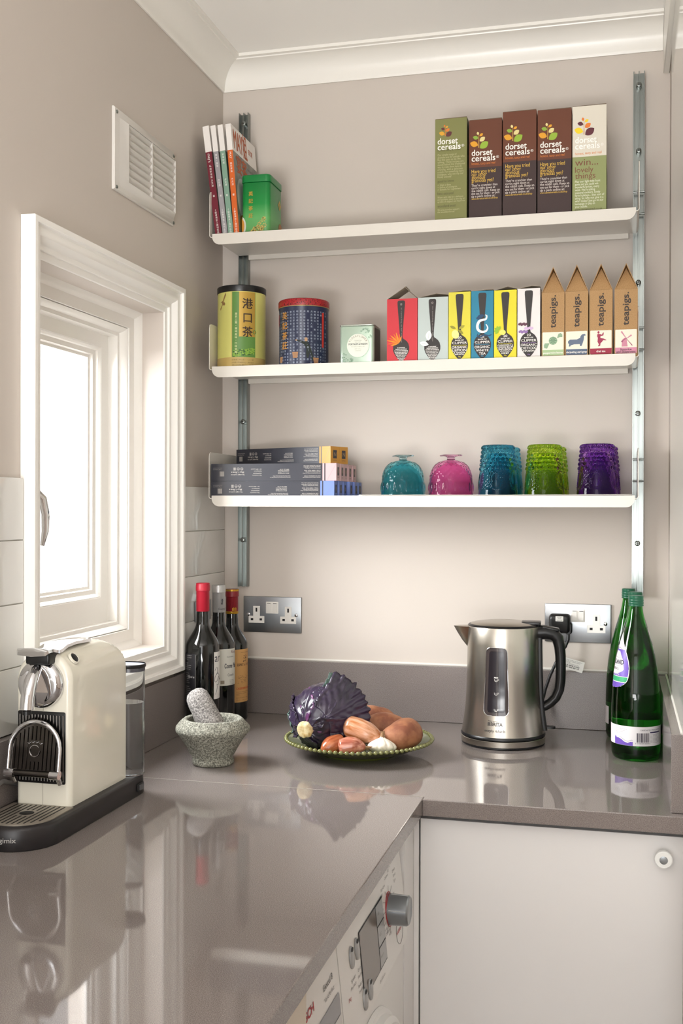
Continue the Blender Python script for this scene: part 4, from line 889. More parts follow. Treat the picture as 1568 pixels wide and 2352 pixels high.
def tumbler_proto(mm):
    t = thing('tumbler', '', 'glass', (0, 0, ZG), 0, 'upturned tumblers')
    P = [(0.0420, 0.0003), (0.0428, 0.001)] + [(0.0428 - 0.0108 * ((z - 0.001) / 0.112) ** 1.15, z) for z in (0.001 + 0.112 * k / 100 for k in range(1, 101))]
    P += [(0.0300, 0.1134), (0.022, 0.1128), (0, 0.1122)]
    def rf(r, z, a):
        if 0.058 < z < 0.1128 and r > 0.0305:                      # rows of round hobnails, the last one ringing the foot
            row = (z - 0.058) / 0.00905; i = min(5, int(row)); dz = (row - i - 0.5) / 0.5; k = ((a * 24 / (2 * PI) + 0.5 * (i % 2)) % 1 - 0.5) / 0.5
            return r + (0.0040 if i == 5 else 0.0032) * math.sqrt(max(0, 1 - dz * dz - k * k))
        if 0.012 < z <= 0.058:                                     # oval medallions and small scrolls
            k = (a * 6 / (2 * PI)) % 1 - 0.5; xx = k * 2 * PI * r / 6; zz = z - 0.038
            e = math.sqrt((xx / 0.0105) ** 2 + (zz / 0.0185) ** 2)
            if e < 0.82: return r + 0.0012 * (1 - (e / 0.82) ** 2) + 0.0004
            if e < 1.05: return r + 0.0022 * max(0, 1 - ((e - 0.94) / 0.12) ** 2)
            if z > 0.018:
                f = math.sin(xx * 900) * math.sin(z * 760)
                return r + 0.0014 * max(0, f)
        return r
    b = MB(); b.lathe([(0, 0.099), (0.018, 0.0985), (0.024, 0.096), (0.0270, 0.090), (0.0325, 0.06), (0.0368, 0.03), (0.0398, 0.004), (0.0406, 0.0006)], mm, None, 96)
    b.lathe(P, mm, None, 240, rf); b.build('glass_body', t, local=True, smooth=80)
    return t
G_teal, G_pink, G_green, G_purple = glassm('glass_teal', '#7fd2de'), glassm('glass_pink', '#f49fd2'), glassm('glass_lime', '#d8ef66'), glassm('glass_violet', '#b27ad8')
G_tealt = glassm('glass_teal_tumbler', '#6cc3d8')
for proto, where in ((goblet_proto(G_teal, glassm('glass_teal_foot', '#bfe0e6')), [(0.4770, -0.143, 'upturned teal goblet with diamond pattern and clear square foot')]),
                     (goblet_proto(G_pink, glassm('glass_pink_foot', '#eebfdc')), [(0.5835, -0.143, 'upturned pink goblet with diamond pattern and clear square foot')]),
                     (tumbler_proto(G_tealt), [(0.6868, -0.153, 'upturned teal blue beaded tumbler, in front beside the pink goblet'), (0.6900, -0.062, 'upturned teal blue beaded tumbler behind the front teal tumbler')]),
                     (tumbler_proto(G_green), [(0.7855, -0.153, 'upturned lime green beaded tumbler, in front on the bottom shelf'), (0.7905, -0.064, 'upturned lime green beaded tumbler behind the front lime one')]),
                     (tumbler_proto(G_purple), [(0.8945, -0.153, 'upturned purple beaded tumbler, in front at the right end'), (0.9005, -0.064, 'upturned purple beaded tumbler behind the front purple one')])):
    for k, (x, y, lab) in enumerate(where):
        o = proto if k == 0 else copy_tree(proto)
        o.location = (x, y, ZG); o['label'] = lab; o.rotation_euler = (0, 0, 0)

# ---------------------------------------------------------------- sockets
M_plate = mat('socket_steel', '#a3a6a9', 0.30, 1.0, aniso=0.4)
def socket(x, z, label):
    t = thing('double_socket', label, 'socket', (x + 0.073, -0.001, z - 0.043), 0, 'double power sockets')
    P = front(x, -0.0045, z - 0.0865); W = 0.1465
    b = MB(); b.rbox(x, x + W, -0.0045, -0.0004, z - 0.0865, z, 0.0012, M_plate, rv=0.0025); b.build('face_plate', t)
    for cx_ in (0.0335, W - 0.0330):
        q = MB(); T_ = [(-0.0200, -0.0205), (0.0200, -0.0205), (0.0200, -0.0035), (0.0085, -0.0035), (0.0085, 0.0205), (-0.0085, 0.0205), (-0.0085, -0.0035), (-0.0200, -0.0035)]
        q.slab([(cx_ + u, 0.043 + v) for u, v in T_], P, M_wplast, 0.0, 0.0008)
        for u, v, w_, h_ in ((0, 0.0112, 0.0042, 0.0095), (-0.0112, -0.0118, 0.0064, 0.0052), (0.0112, -0.0118, 0.0064, 0.0052)):
            q.poly([(cx_ + u - w_ / 2, 0.043 + v - h_ / 2), (cx_ + u + w_ / 2, 0.043 + v - h_ / 2), (cx_ + u + w_ / 2, 0.043 + v + h_ / 2), (cx_ + u - w_ / 2, 0.043 + v + h_ / 2)], P, M_dark, 0.0010)
        q.build('outlet', t, smooth=0, bevel=0.0003)
    q = MB(); q.rbox(W / 2 - 0.0158, W / 2 + 0.0158, 0.0460, 0.0745, 0.0, 0.001, 0.0004, M_wplast, P, rv=0.0015); q.build('switch_surround', t)
    for s in (-1, 1):
        q = MB(); c_ = W / 2 + s * 0.0075
        q.loft([[(c_ - 0.0052, 0.0490, 0.0009), (c_ + 0.0052, 0.0490, 0.0009), (c_ + 0.0052, 0.0715, 0.0009), (c_ - 0.0052, 0.0715, 0.0009)], [(c_ - 0.0050, 0.0492, 0.0026), (c_ + 0.0050, 0.0492, 0.0026), (c_ + 0.0050, 0.0713, 0.0042), (c_ - 0.0050, 0.0713, 0.0042)]], M_wplast, P)
        q.poly([(c_ - 0.0042, 0.0698), (c_ + 0.0042, 0.0698), (c_ + 0.0042, 0.0708), (c_ - 0.0042, 0.0708)], lambda x, y, z_, P=P: P(x, y, 0.0042), M_dark)
        q.build('rocker_switch', t, smooth=0, bevel=0.0003)
    for cx_ in (0.0128, W - 0.0128):
        q = MB(); q.lathe([(0.0042, 0.0), (0.0042, 0.0008), (0.003, 0.0018), (0, 0.0021)], M_chrome, lambda x, y, z_, c=cx_, P=P: P(c + x, 0.043 + y, z_), 18); q.build('screw', t)
    return t
socket(0.0568, 0.2793, 'steel double socket with two empty outlets, right of the wine bottles')
socket(0.7772, 0.2793, 'steel double socket behind the kettle with a black plug in it')
t = thing('switch_plate', 'small steel plate on the tiled left wall behind the wine bottles', 'socket', (0.008, -0.150, 0.2365))
b = MB(); b.rbox(-0.199, -0.112, 0.2335, 0.2795, 0.0002, 0.0075, 0.001, M_plate, plane((0.0078, 0, 0), (0, 1, 0), (0, 0, 1)), rv=0.002); b.build('face_plate', t)
q = MB(); q.rbox(-0.165, -0.146, 0.245, 0.268, 0.0076, 0.0100, 0.0008, M_wplast, plane((0.0078, 0, 0), (0, 1, 0), (0, 0, 1)), rv=0.001); q.build('rocker_switch', t)

# ---------------------------------------------------------------- plug with its lead
t = thing('power_plug', 'black plug in the right socket, its lead and white tag hanging behind the kettle', 'plug', (0.811, -0.03, 0.236))
b = MB(); P = front(0.811, -0.0058, 0.2355)
b.loft([[(x, y, z) for x, y in rrect(-0.0235 + i, 0.0235 - i, -0.0215 + i, 0.0215 - i, 0.008)] for z, i in ((0.0, 0.0008), (0.001, 0), (0.016, 0.0), (0.021, 0.002), (0.0235, 0.006))], M_black, P)
b.loft([[(x, y, z) for x, y in rrect(0.012, 0.0275 - i, -0.0235, 0.004 - i, 0.006)] for z, i in ((0.0, 0), (0.014, 0.0), (0.018, 0.003))], M_black, P)
b.build('plug_body', t)
q = MB(); q.rbox(-0.0085, 0.0085, 0.006, 0.0175, 0.0225, 0.0240, 0.0003, mat('sticker', '#e7e5e0', 0.5), P, rv=0.001)
for k, s in enumerate(('FITTED', 'WITH', '13A FUSE')): q.text(s, P, M_dark, 0, 0.0142 - 0.0034 * k, h=0.003, align='C', z=0.0242)
q.build('fuse_sticker', t)
q = MB(); q.tube([(0.830, -0.0185, 0.2135), (0.830, -0.021, 0.20), (0.824, -0.024, 0.185), (0.8115, -0.0275, 0.165), (0.802, -0.030, 0.145), (0.791, -0.031, 0.120), (0.781, -0.032, 0.090), (0.774, -0.034, 0.06), (0.770, -0.045, 0.03), (0.768, -0.07, 0.007), (0.760, -0.092, 0.0045)], 0.0034, M_black, 10); q.build('lead', t)
q = MB(); Pq = plane((0.8195, -0.031, 0.1635), (0.97, 0, -0.245), (0.245, 0, 0.97))
q.box(-0.004, 0.049, -0.0245, 0.0, -0.0004, 0.0002, mat('tag_paper', '#e9e7e1', 0.5), Pq)
ti = mat('tag_ink', '#5c5a58', 0.6)
for k, s in enumerate(('If you have a problem with this product', 'please call our customer helpline.', 'UK Helpline', 'Calls are charged at local rate')): q.text(s, Pq, ti, 0.004, -0.0040 - 0.0027 * k, w=(0.040, 0.036, 0.014, 0.034)[k], z=0.0004)
q.text('UK 08448 712960', Pq, ti, 0.010, -0.0165, w=0.030, z=0.0004, bold=0.0002); q.text('IRE 1800 409 119', Pq, ti, 0.010, -0.0205, w=0.030, z=0.0004, bold=0.0002)
q.build('tag', t, smooth=0)
# ---------------------------------------------------------------- wine bottles
M_wine = mat('wine_glass', '#0a0b0a', 0.04, coat=0.3)
FC = math.radians(-68.4)
def wine(x, y, h, R_, cap_z, cap_m, label, rings=()):
    t = thing('wine_bottle', label, 'wine bottle', (x, y, E_), 0, 'wine bottles in the corner')
    k = h / 0.3284; sh = 0.208 * k; nk = 0.244 * k
    P = [(0, 0.004), (R_ * 0.6, 0.001), (R_ - 0.004, 0), (R_ - 0.0008, 0.0015), (R_, 0.005), (R_, sh - 0.018)]
    for q in range(1, 13):
        u = q / 12; P.append((R_ - (R_ - 0.0142) * (0.5 - 0.5 * math.cos(PI * u)) ** 0.92, sh - 0.018 + (nk - sh + 0.018) * u))
    P += [(0.0138, nk + 0.012), (0.0135, h - 0.004), (0.0135, h - 0.001), (0, h - 0.0008)]
    b = MB(); b.lathe(P, M_wine, Matrix.Translation((x, y, E_)), 72); b.build('bottle_glass', t)
    prof = lambda z: R_
    q = MB(); C_ = [(0.01415, cap_z), (0.0145, cap_z + 0.0005), (0.0145, h - 0.018), (0.0148, h - 0.0175), (0.0156, h - 0.0168), (0.0156, h - 0.0055), (0.0150, h - 0.0045), (0.0150, h - 0.0010), (0.0138, h), (0, h)]
    q.lathe(C_, cap_m, Matrix.Translation((x, y, E_)), 48); 
    for z0, z1, m_ in rings: q.lathe([(0.0146, z0), (0.0158 if z0 > h - 0.02 else 0.0149, z0 + 0.0004), (0.0158 if z0 > h - 0.02 else 0.0149, z1), (0.0146, z1 + 0.0003)], m_, Matrix.Translation((x, y, E_)), 48)
    q.build('capsule', t)
    return t
R_ = 0.0366
t = wine(0.0575, -0.272, 0.3284, R_, 0.2665, mat('capsule_red', '#a3162b', 0.42), 'wine bottle with plain bright red capsule, nearest the window')
W0 = wrap(0.0575, -0.272, R_, FC, 0); b = MB(); m1 = mat('wine_label_white', '#e6e3df', 0.5); ink = mat('wine_ink', '#2b2b38', 0.5)
x0 = math.radians(41) * R_; x1 = math.radians(150) * R_
b.patch(x0, x1, 0.078, 0.180, W0, m1, 24, 1, 0.0002); b.text('arte', W0, ink, x0 + 0.002, 0.1585, h=0.026, z=0.0004)
face = [(0.003, 0.1400), (0.007, 0.1465), (0.0115, 0.1455), (0.0125, 0.1375), (0.008, 0.131), (0.0035, 0.127), (0.001, 0.118), (0.005, 0.1145), (0.010, 0.117), (0.0165, 0.126), (0.020, 0.121), (0.0195, 0.112), (0.0145, 0.107), (0.0095, 0.110), (0.0105, 0.103), (0.0085, 0.095), (0.0045, 0.088)]
b.tube([(x0 + px_, py_, 0.0004) for px_, py_ in face], 0.00045, ink, 5, M=W0)
b.tube([(x0 + 0.0085, 0.131, 0.0004), (x0 + 0.014, 0.1345, 0.0004), (x0 + 0.019, 0.129, 0.0004), (x0 + 0.023, 0.118, 0.0004)], 0.0004, ink, 5, M=W0); b.build('front_label', t)
b = MB(); x0 = -math.radians(112) * R_; x1 = -math.radians(24.5) * R_; mk = mat('wine_label_black', '#1d1c20', 0.5); pi = mat('wine_print', '#b9b6b4', 0.5)
b.patch(x0, x1, 0.060, 0.1775, W0, mk, 20, 1, 0.0002)
for xx in (x1 - 0.0008,): b.patch(xx, xx + 0.0004, 0.062, 0.1755, W0, pi, 1, 1, 0.0003)
random.seed(2)
for k in range(24):
    z = 0.172 - 0.0042 * k
    if k in (3, 8, 15): continue
    b.text(['Rioja 2007', 'Estate bottled, product of Spain', 'Un vino elaborado con uvas', 'A red wine of deep colour with'][k % 4], W0, pi, x0 + 0.012, z, h=0.0028, w=0.022 + random.uniform(0, 0.012), z=0.0004)
b.text('750ml e', W0, pi, x1 - 0.024, 0.125, h=0.0065, z=0.0004, bold=0.0003); b.build('back_label', t)
t = wine(0.0632, -0.190, 0.3190, R_, 0.2573, mat('capsule_silver', '#b6b6b5', 0.35, 0.6), 'wine bottle with silver capsule and pale grey label, middle of the three')
W0 = wrap(0.0632, -0.190, R_, FC, 0); b = MB(); m1 = mat('wine_label_grey', '#c9c7bd', 0.55)
b.patch(-math.radians(25) * R_, math.radians(130) * R_, 0.096, 0.1775, W0, m1, 30, 1, 0.0002)
x0 = 0.0128; b.text('Cosme', W0, ink, x0, 0.1345, h=0.0150, w=0.0215, z=0.0004, bold=0.0003); b.text('Palacio', W0, ink, x0 + 0.026, 0.1345, h=0.0150, w=0.024, z=0.0004, bold=0.0003)
b.text('Cosecha', W0, ink, x0 + 0.008, 0.1165, h=0.0085, w=0.02, z=0.0004); b.text('Denominación', W0, ink, x0 + 0.006, 0.1585, h=0.004, w=0.021, z=0.0004); b.text('Rioja', W0, mat('wine_red_ink', '#6b2b3a', 0.5), x0 + 0.019, 0.1675, h=0.009, z=0.0004)
b.patch(x0 - 0.009, x0 + 0.0, 0.100, 0.1075, W0, mat('wine_seal', '#857b6b', 0.6), 2, 1, 0.0003); b.text('Embotellado', W0, ink, x0 + 0.014, 0.1065, h=0.0028, z=0.0004)
for k in range(3): b.text('de la propiedad', W0, ink, x0 + 0.014, 0.1035 - 0.0028 * k, h=0.0025, z=0.0004)
b.build('front_label', t)
b = MB(); Wc = wrap(0.0632, -0.190, 0.0145, FC, 0); b.text('Cosme P', Wc, ink, -0.001, 0.264, h=0.0058, z=0.0004); b.text('Rioja', Wc, ink, 0.0095, 0.276, h=0.0062, rot=PI / 2, z=0.0004, bold=0.0003); b.build('capsule_print', t)
mg_ = mat('capsule_gold', '#b58a2c', 0.35, 0.7)
t = wine(0.0640, -0.104, 0.3030, R_, 0.2462, mat('capsule_wine', '#7d141e', 0.4), 'wine bottle with gold-rimmed dark red capsule and tan label, nearest the corner', ((0.2462, 0.2515, mg_), (0.2985, 0.3028, mg_)))
W0 = wrap(0.0640, -0.104, R_, FC, 0); b = MB(); m1 = mat('wine_label_tan', '#c2945a', 0.55)
b.patch(-math.radians(10) * R_, math.radians(130) * R_, 0.044, 0.166, W0, m1, 30, 1, 0.0002)
x0 = 0.0112; ib = mat('wine_brown', '#4a3323', 0.5); ir = mat('wine_orange', '#b8431f', 0.5)
b.text('ESPRIT', W0, ib, x0, 0.1275, h=0.0085, w=0.0170, z=0.0004, bold=0.0002); b.text('de PAVIE', W0, ib, x0 + 0.0185, 0.1275, h=0.0085, w=0.02, z=0.0004); b.text('CASSEGRIN SAINT', W0, ir, x0 - 0.002, 0.0735, h=0.0068, w=0.044, z=0.0004, bold=0.0002)
b.text('Grand vin de Bordeaux', W0, ib, x0 + 0.009, 0.158, h=0.003, z=0.0004)
random.seed(4)
for k in range(16): b.poly(leaf2d(x0 + 0.021 + random.uniform(-.006, .006), 0.146 + random.uniform(-.009, .008), 0.006, 0.0006, random.uniform(0, PI), 3), W0, ib, 0.0004 + k * 1e-5)
for k in range(60):
    xx = x0 + 0.002 + random.uniform(0, 0.03); yy = 0.087 + random.uniform(0, 0.024) * (0.5 + 0.5 * abs(math.sin((xx - x0) * 160)))
    b.poly(leaf2d(xx, yy, random.uniform(0.002, 0.006), 0.00025, random.choice((0, PI / 2, 0.4, -0.3)), 2), W0, ib, 0.0004 + k * 1e-6)
for k, (s, z) in enumerate((('Premières Côtes de Bordeaux', 0.067), ('appellation contrôlée', 0.0635), ('2006', 0.0605), ('mis en bouteille au château', 0.0535), ('75 cl     13% vol', 0.0485))): b.text(s, W0, ib, x0 - 0.002, z, h=0.0026, w=(0.04, 0.03, 0.008, 0.038, 0.03)[k], z=0.0004)
b.build('front_label', t)
b = MB(); Wc = wrap(0.0640, -0.104, 0.0145, FC, 0); 
for k in range(5): b.patch(0.000 + k * 0.0022, 0.0014 + k * 0.0022, 0.2535, 0.2605 + 0.001 * (k % 2), Wc, mg_, 1, 1, 0.0003)
b.build('capsule_print', t)

# ---------------------------------------------------------------- mortar and pestle
def granite(name, dark, mid, light):
    m = mat(name, mid, 0.85); nt = m.node_tree; b = nt.nodes['Principled BSDF']; tc = nt.nodes.new('ShaderNodeTexCoord')
    n = nt.nodes.new('ShaderNodeTexNoise'); n.inputs['Scale'].default_value = 330; n.inputs['Detail'].default_value = 3; n.inputs['Roughness'].default_value = 0.7
    r = nt.nodes.new('ShaderNodeValToRGB'); e = r.color_ramp.elements; e[0].position = 0.36; e[0].color = (*lin(dark), 1); e[1].position = 0.66; e[1].color = (*lin(light), 1)
    q = e.new(0.5); q.color = (*lin(mid), 1)
    bp = nt.nodes.new('ShaderNodeBump'); bp.inputs['Strength'].default_value = 0.7; bp.inputs['Distance'].default_value = 0.0016
    nt.links.new(tc.outputs['Object'], n.inputs['Vector']); nt.links.new(n.outputs['Fac'], r.inputs['Fac']); nt.links.new(r.outputs['Color'], b.inputs['Base Color'])
    nt.links.new(n.outputs['Fac'], bp.inputs['Height']); nt.links.new(bp.outputs['Normal'], b.inputs['Normal'])
    return m
G1 = granite('granite_green', '#4b4b44', '#7e7d71', '#aeada0'); G2 = granite('granite_grey', '#4f4c4a', '#85817e', '#b5b0ab')
def rough_rf(a_, s_): return lambda r, z, a: r + a_ * noise.noise((math.cos(a) * r * s_, math.sin(a) * r * s_, z * s_))
mx_, my_ = 0.183, -0.537
b = MB(); b.lathe([(0, 0.0), (0.037, 0.0), (0.0395, 0.0015), (0.0402, 0.006), (0.0392, 0.0115), (0.0384, 0.014), (0.043, 0.022), (0.050, 0.034), (0.058, 0.047), (0.0655, 0.058), (0.0705, 0.0645), (0.0712, 0.068), (0.069, 0.073), (0.063, 0.0805), (0.0585, 0.086), (0.0565, 0.0878), (0.0525, 0.0880), (0.0485, 0.0860), (0.0465, 0.078), (0.044, 0.062), (0.037, 0.046), (0.024, 0.036), (0, 0.033)], G1, Matrix.Translation((mx_, my_, E_)), 96, rough_rf(0.0022, 70))
o = b.build('mortar', smooth=60); tag(o, 'grey green granite mortar bowl on the worktop in front of the wine bottles', 'mortar')
A = Vector((0.1480, -0.530, 0.1255)); B_ = Vector((0.1990, -0.548, 0.0500)); d_ = (A - B_).normalized()
b = MB(); M_ = Matrix.Translation(B_) @ d_.to_track_quat('Z', 'Y').to_matrix().to_4x4(); Lp = (A - B_).length
b.lathe([(0, -0.005), (0.008, -0.004), (0.017, 0.0), (0.0215, 0.006), (0.0235, 0.014), (0.0245, 0.03), (0.0248, Lp * 0.55), (0.0245, Lp * 0.75), (0.0238, Lp * 0.88), (0.0215, Lp * 1.02), (0.0165, Lp * 1.11), (0.009, Lp * 1.155), (0, Lp * 1.17)], G2, M_, 64, rough_rf(0.0016, 80))
o = b.build('pestle', smooth=60); tag(o, 'stubby grey granite pestle leaning left inside the mortar', 'pestle')

# ---------------------------------------------------------------- plate with beaded rim
PX, PY = 0.4335, -0.372
M_olive = mat('olive_glaze', '#4e5324', 0.12, coat=0.5); M_bead = mat('bead_glaze', '#6f7040', 0.15, coat=0.5); M_pin = mat('plate_inside_glaze', '#6f7a55', 0.12, coat=0.5)
t = thing('plate', 'round olive green ceramic plate with beaded rim, holding vegetables', 'plate', (PX, PY, E_))
b = MB(); M0 = Matrix.Translation((PX, PY, E_))
b.lathe([(0, 0.003), (0.070, 0.003), (0.074, 0.0), (0.078, 0.0), (0.080, 0.004), (0.100, 0.009), (0.125, 0.0185), (0.145, 0.0275), (0.1475, 0.0292), (0.1472, 0.0308)], M_olive, M0, 96)
b.lathe([(0.1472, 0.0308), (0.1445, 0.0305), (0.122, 0.0215), (0.098, 0.0125), (0.080, 0.0088), (0, 0.0078)], M_pin, M0, 96)
b.build('dish', t)
b = MB()
for k in range(84):
    a = 2 * PI * k / 84; x, y = PX + 0.1470 * math.cos(a), PY + 0.1470 * math.sin(a)
    b.lathe([(0, -0.0040), (0.0032, -0.0028), (0.0047, 0), (0.0032, 0.0028), (0, 0.0040)], M_bead, Matrix.Translation((x, y, 0.0308)), 10)
b.build('beaded_rim', t, smooth=80)
# ---------------------------------------------------------------- vegetables
def blob(pts, rad, m, n=20, nz=0.0, ns=30, seed=0, flat=1.0):
    """organic lathe along a bent axis"""
    b = MB(); P = [Vector(p) for p in pts]; N = len(rad); rings = []; V = []; F = []
    def at_(u):
        k = min(int(u * (len(P) - 1)), len(P) - 2); f = u * (len(P) - 1) - k
        p0, p1, p2, p3 = P[max(k - 1, 0)], P[k], P[k + 1], P[min(k + 2, len(P) - 1)]
        return 0.5 * ((2 * p1) + (p2 - p0) * f + (2 * p0 - 5 * p1 + 4 * p2 - p3) * f * f + (3 * p1 - p0 - 3 * p2 + p3) * f ** 3)
    for i, r in enumerate(rad):
        u = i / (N - 1); c = at_(u); tg = (at_(min(1, u + 0.01)) - at_(max(0, u - 0.01))).normalized()
        s_ = tg.cross(Vector((0, 0, 1))).normalized(); w_ = s_.cross(tg)
        rg = []
        for k in range(n):
            a = 2 * PI * k / n; d = s_ * math.cos(a) + w_ * math.sin(a) * flat; q = c + d * r
            q += d * nz * noise.noise(q * ns + Vector((seed, seed, 0))); rg.append(tuple(q))
        rings.append(rg)
    b.loft(rings, m)
    return b
def sm(n, f): return [f(i / (n - 1)) for i in range(n)]
def oval(R_, p=0.5): return lambda u: max(0.0012, R_ * (max(0, 1 - (2 * u - 1) ** 2)) ** p)
M_sp = mat('sweet_potato_skin', '#a06a4a', 0.6, var=(38, '#7f4c36', 0.42, 0.62), bump=(160, 0.35, 4))
def potato(pts, R_, label, seed, p=0.46):
    b = blob(pts, sm(26, oval(R_, p)), M_sp, 28, 0.005, 26, seed); o = b.build('sweet_potato', smooth=80)
    tag(o, label, 'sweet potato', 'sweet potatoes on the plate'); return o
potato([(0.395, -0.300, 0.0480), (0.440, -0.286, 0.0540), (0.490, -0.274, 0.0440)], 0.0270, 'sweet potato at the back of the plate beside the cabbage', 1)
potato([(0.434, -0.358, 0.041), (0.477, -0.345, 0.0490), (0.522, -0.332, 0.0380)], 0.0290, 'sweet potato with wrinkled skin, lying in the middle behind the large shallot', 5)
potato([(0.4975, -0.428, 0.033), (0.526, -0.400, 0.044), (0.551, -0.365, 0.052)], 0.0320, 'large sweet potato at the right edge of the plate', 9, 0.42)
def shallot_mat(name, c1, c2, c3, axis):
    m = mat(name, c1, 0.25, coat=0.3); nt = m.node_tree; b = nt.nodes['Principled BSDF']; tc = nt.nodes.new('ShaderNodeTexCoord')
    mp = nt.nodes.new('ShaderNodeMapping'); mp.vector_type = 'TEXTURE'; q = Vector(axis).to_track_quat('X', 'Z').to_euler(); mp.inputs['Rotation'].default_value = q; mp.inputs['Scale'].default_value = (9, 1, 1)
    n = nt.nodes.new('ShaderNodeTexNoise'); n.inputs['Scale'].default_value = 170; n.inputs['Detail'].default_value = 3
    r = nt.nodes.new('ShaderNodeValToRGB'); e = r.color_ramp.elements; e[0].position = 0.35; e[0].color = (*lin(c1), 1); e[1].position = 0.68; e[1].color = (*lin(c2), 1); k = e.new(0.5); k.color = (*lin(c3), 1)
    nt.links.new(tc.outputs['Object'], mp.inputs['Vector']); nt.links.new(mp.outputs['Vector'], n.inputs['Vector']); nt.links.new(n.outputs['Fac'], r.inputs['Fac']); nt.links.new(r.outputs['Color'], b.inputs['Base Color'])
    return m
M_dry = mat('dry_root', '#8a6a4a', 0.8, bump=(300, 0.6, 3))
def shallot(pts, rad, m, label, tip=True):
    pts = [Vector(p) for p in pts]; n = 26
    R_ = max(rad)
    f = lambda u: max(0.001, R_ * min(1.0, (u / 0.16) ** 0.5 if u < 0.16 else 1.0) * (1 if u < 0.5 else 1 - 0.80 * ((u - 0.5) / 0.5) ** 1.7) * (0.90 + 0.10 * math.sin(PI * min(1, u / 0.75))))
    b = blob(pts, sm(n, f), m, 24, 0.0012, 60, 3); o = b.build('shallot', smooth=80); tag(o, label, 'shallot', 'shallots on the plate')
    if tip:
        e = pts[-1]; d = (pts[-1] - pts[-2]).normalized(); q = MB(); random.seed(int(e.x * 1e4))
        for k in range(7):
            v = Vector((random.uniform(-1, 1), random.uniform(-1, 1), random.uniform(-1, 1))) * 0.004
            q.tube([e - d * 0.004, e + d * 0.004 + v * 0.4, e + d * 0.010 + v], [0.0032, 0.0022, 0.0006], M_dry, 6)
        q.build('dry_tip', o, local=True)
    return o
s1 = shallot([(0.417, -0.428, 0.0655), (0.445, -0.434, 0.0600), (0.475, -0.438, 0.0510), (0.4985, -0.440, 0.0420)], [0.0225], shallot_mat('shallot_skin_gold', '#a9683c', '#d6a489', '#c08a68', (0.08, -0.01, -0.027)), 'large golden pink shallot lying on top, its tip by the garlic')
s2 = shallot([(0.4175, -0.448, 0.0335), (0.408, -0.462, 0.0335), (0.396, -0.478, 0.0290), (0.388, -0.487, 0.0235)], [0.0190], shallot_mat('shallot_skin_brown', '#8a4426', '#b06a45', '#9c5532', (-0.6, -0.7, -0.2)), 'small brown shallot at the front below the cabbage', False)
s3 = shallot([(0.4205, -0.4855, 0.0305), (0.436, -0.4825, 0.0350), (0.455, -0.4800, 0.0370), (0.4720, -0.4785, 0.0350)], [0.0185], shallot_mat('shallot_skin_copper', '#914a36', '#c98f7a', '#ab6853', (1, 0.1, 0.1)), 'shiny copper shallot at the plate front beside the garlic bulb')
s4 = shallot([(0.420, -0.440, 0.0290), (0.434, -0.4385, 0.0315), (0.448, -0.4375, 0.0300), (0.4630, -0.4365, 0.026)], [0.0165], shallot_mat('shallot_skin_amber', '#a8603a', '#cc9468', '#b87a4e', (1, 0, 0)), 'amber shallot half hidden under the large one')
# garlic
t = thing('garlic_bulb', 'white garlic bulb at the front of the plate', 'garlic', (0.4985, -0.4565, 0.016))
M_gar = mat('garlic_skin', '#e3dacb', 0.5, var=(60, '#cbbcae', 0.5, 0.75), bump=(220, 0.2, 2))
b = MB(); Mg = Matrix.Translation((0.4985, -0.4555, 0.0185)) @ Matrix.Rotation(math.radians(-12), 4, 'X')
gp = [(0.0, 0.0)] + [(0.0290 * math.sin(PI * u) ** 0.62 * (1 - 0.42 * u ** 2.2), 0.0325 * u) for u in (k / 20 for k in range(1, 20))] + [(0.0045, 0.0330), (0.0035, 0.0375)]
b.lathe(gp, M_gar, Mg, 96, lambda r, z, a: r * (1 + 0.13 * (abs(math.cos(a * 4.5 + 0.4 * math.sin(a))) ** 0.5 - 0.5) * min(1, z / 0.008))); b.build('bulb', t, smooth=80)
b = MB(); b.lathe([(0.0055, 0.0315), (0.0042, 0.036), (0.0036, 0.041), (0.0045, 0.0435), (0, 0.0430)], M_dry, Mg, 16, rough_rf(0.0012, 400)); b.build('stalk', t)
# red cabbage
t = thing('red_cabbage', 'purple red cabbage with cut stump and ruffled outer leaves, left on the plate', 'cabbage', (0.367, -0.402, 0.012))
M_cab = mat('cabbage_leaf', '#352a40', 0.26, coat=0.3, var=(20, '#211a2a', 0.38, 0.70), bump=(60, 0.2, 3))
M_cab2 = mat('cabbage_leaf_violet', '#6a3866', 0.28, coat=0.3, var=(24, '#3d2444', 0.4, 0.7))
M_cabg = mat('cabbage_leaf_green', '#5a7266', 0.4, var=(40, '#3a4750', 0.4, 0.7)); M_stump = mat('cabbage_stump', '#dccba0', 0.7, var=(90, '#b89458', 0.45, 0.7), bump=(200, 0.5, 3))
C = Vector((0.3655, -0.402, 0.0752)); ax = Vector((-0.30, -0.90, -0.24)).normalized()            # stump direction
Q = ax.to_track_quat('Z', 'X'); M_c = Matrix.Translation(C) @ Q.to_matrix().to_4x4()
RC = 0.0585
b = MB(); b.lathe([(0, -RC)] + [(RC * math.sin(PI * k / 24), -RC * math.cos(PI * k / 24)) for k in range(1, 24)] + [(0, RC * 0.97)], M_cab, M_c, 64, lambda r, z, a: r * (1 + 0.03 * noise.noise((math.cos(a) * 2, math.sin(a) * 2, z * 40)))); b.build('head', t, smooth=80)
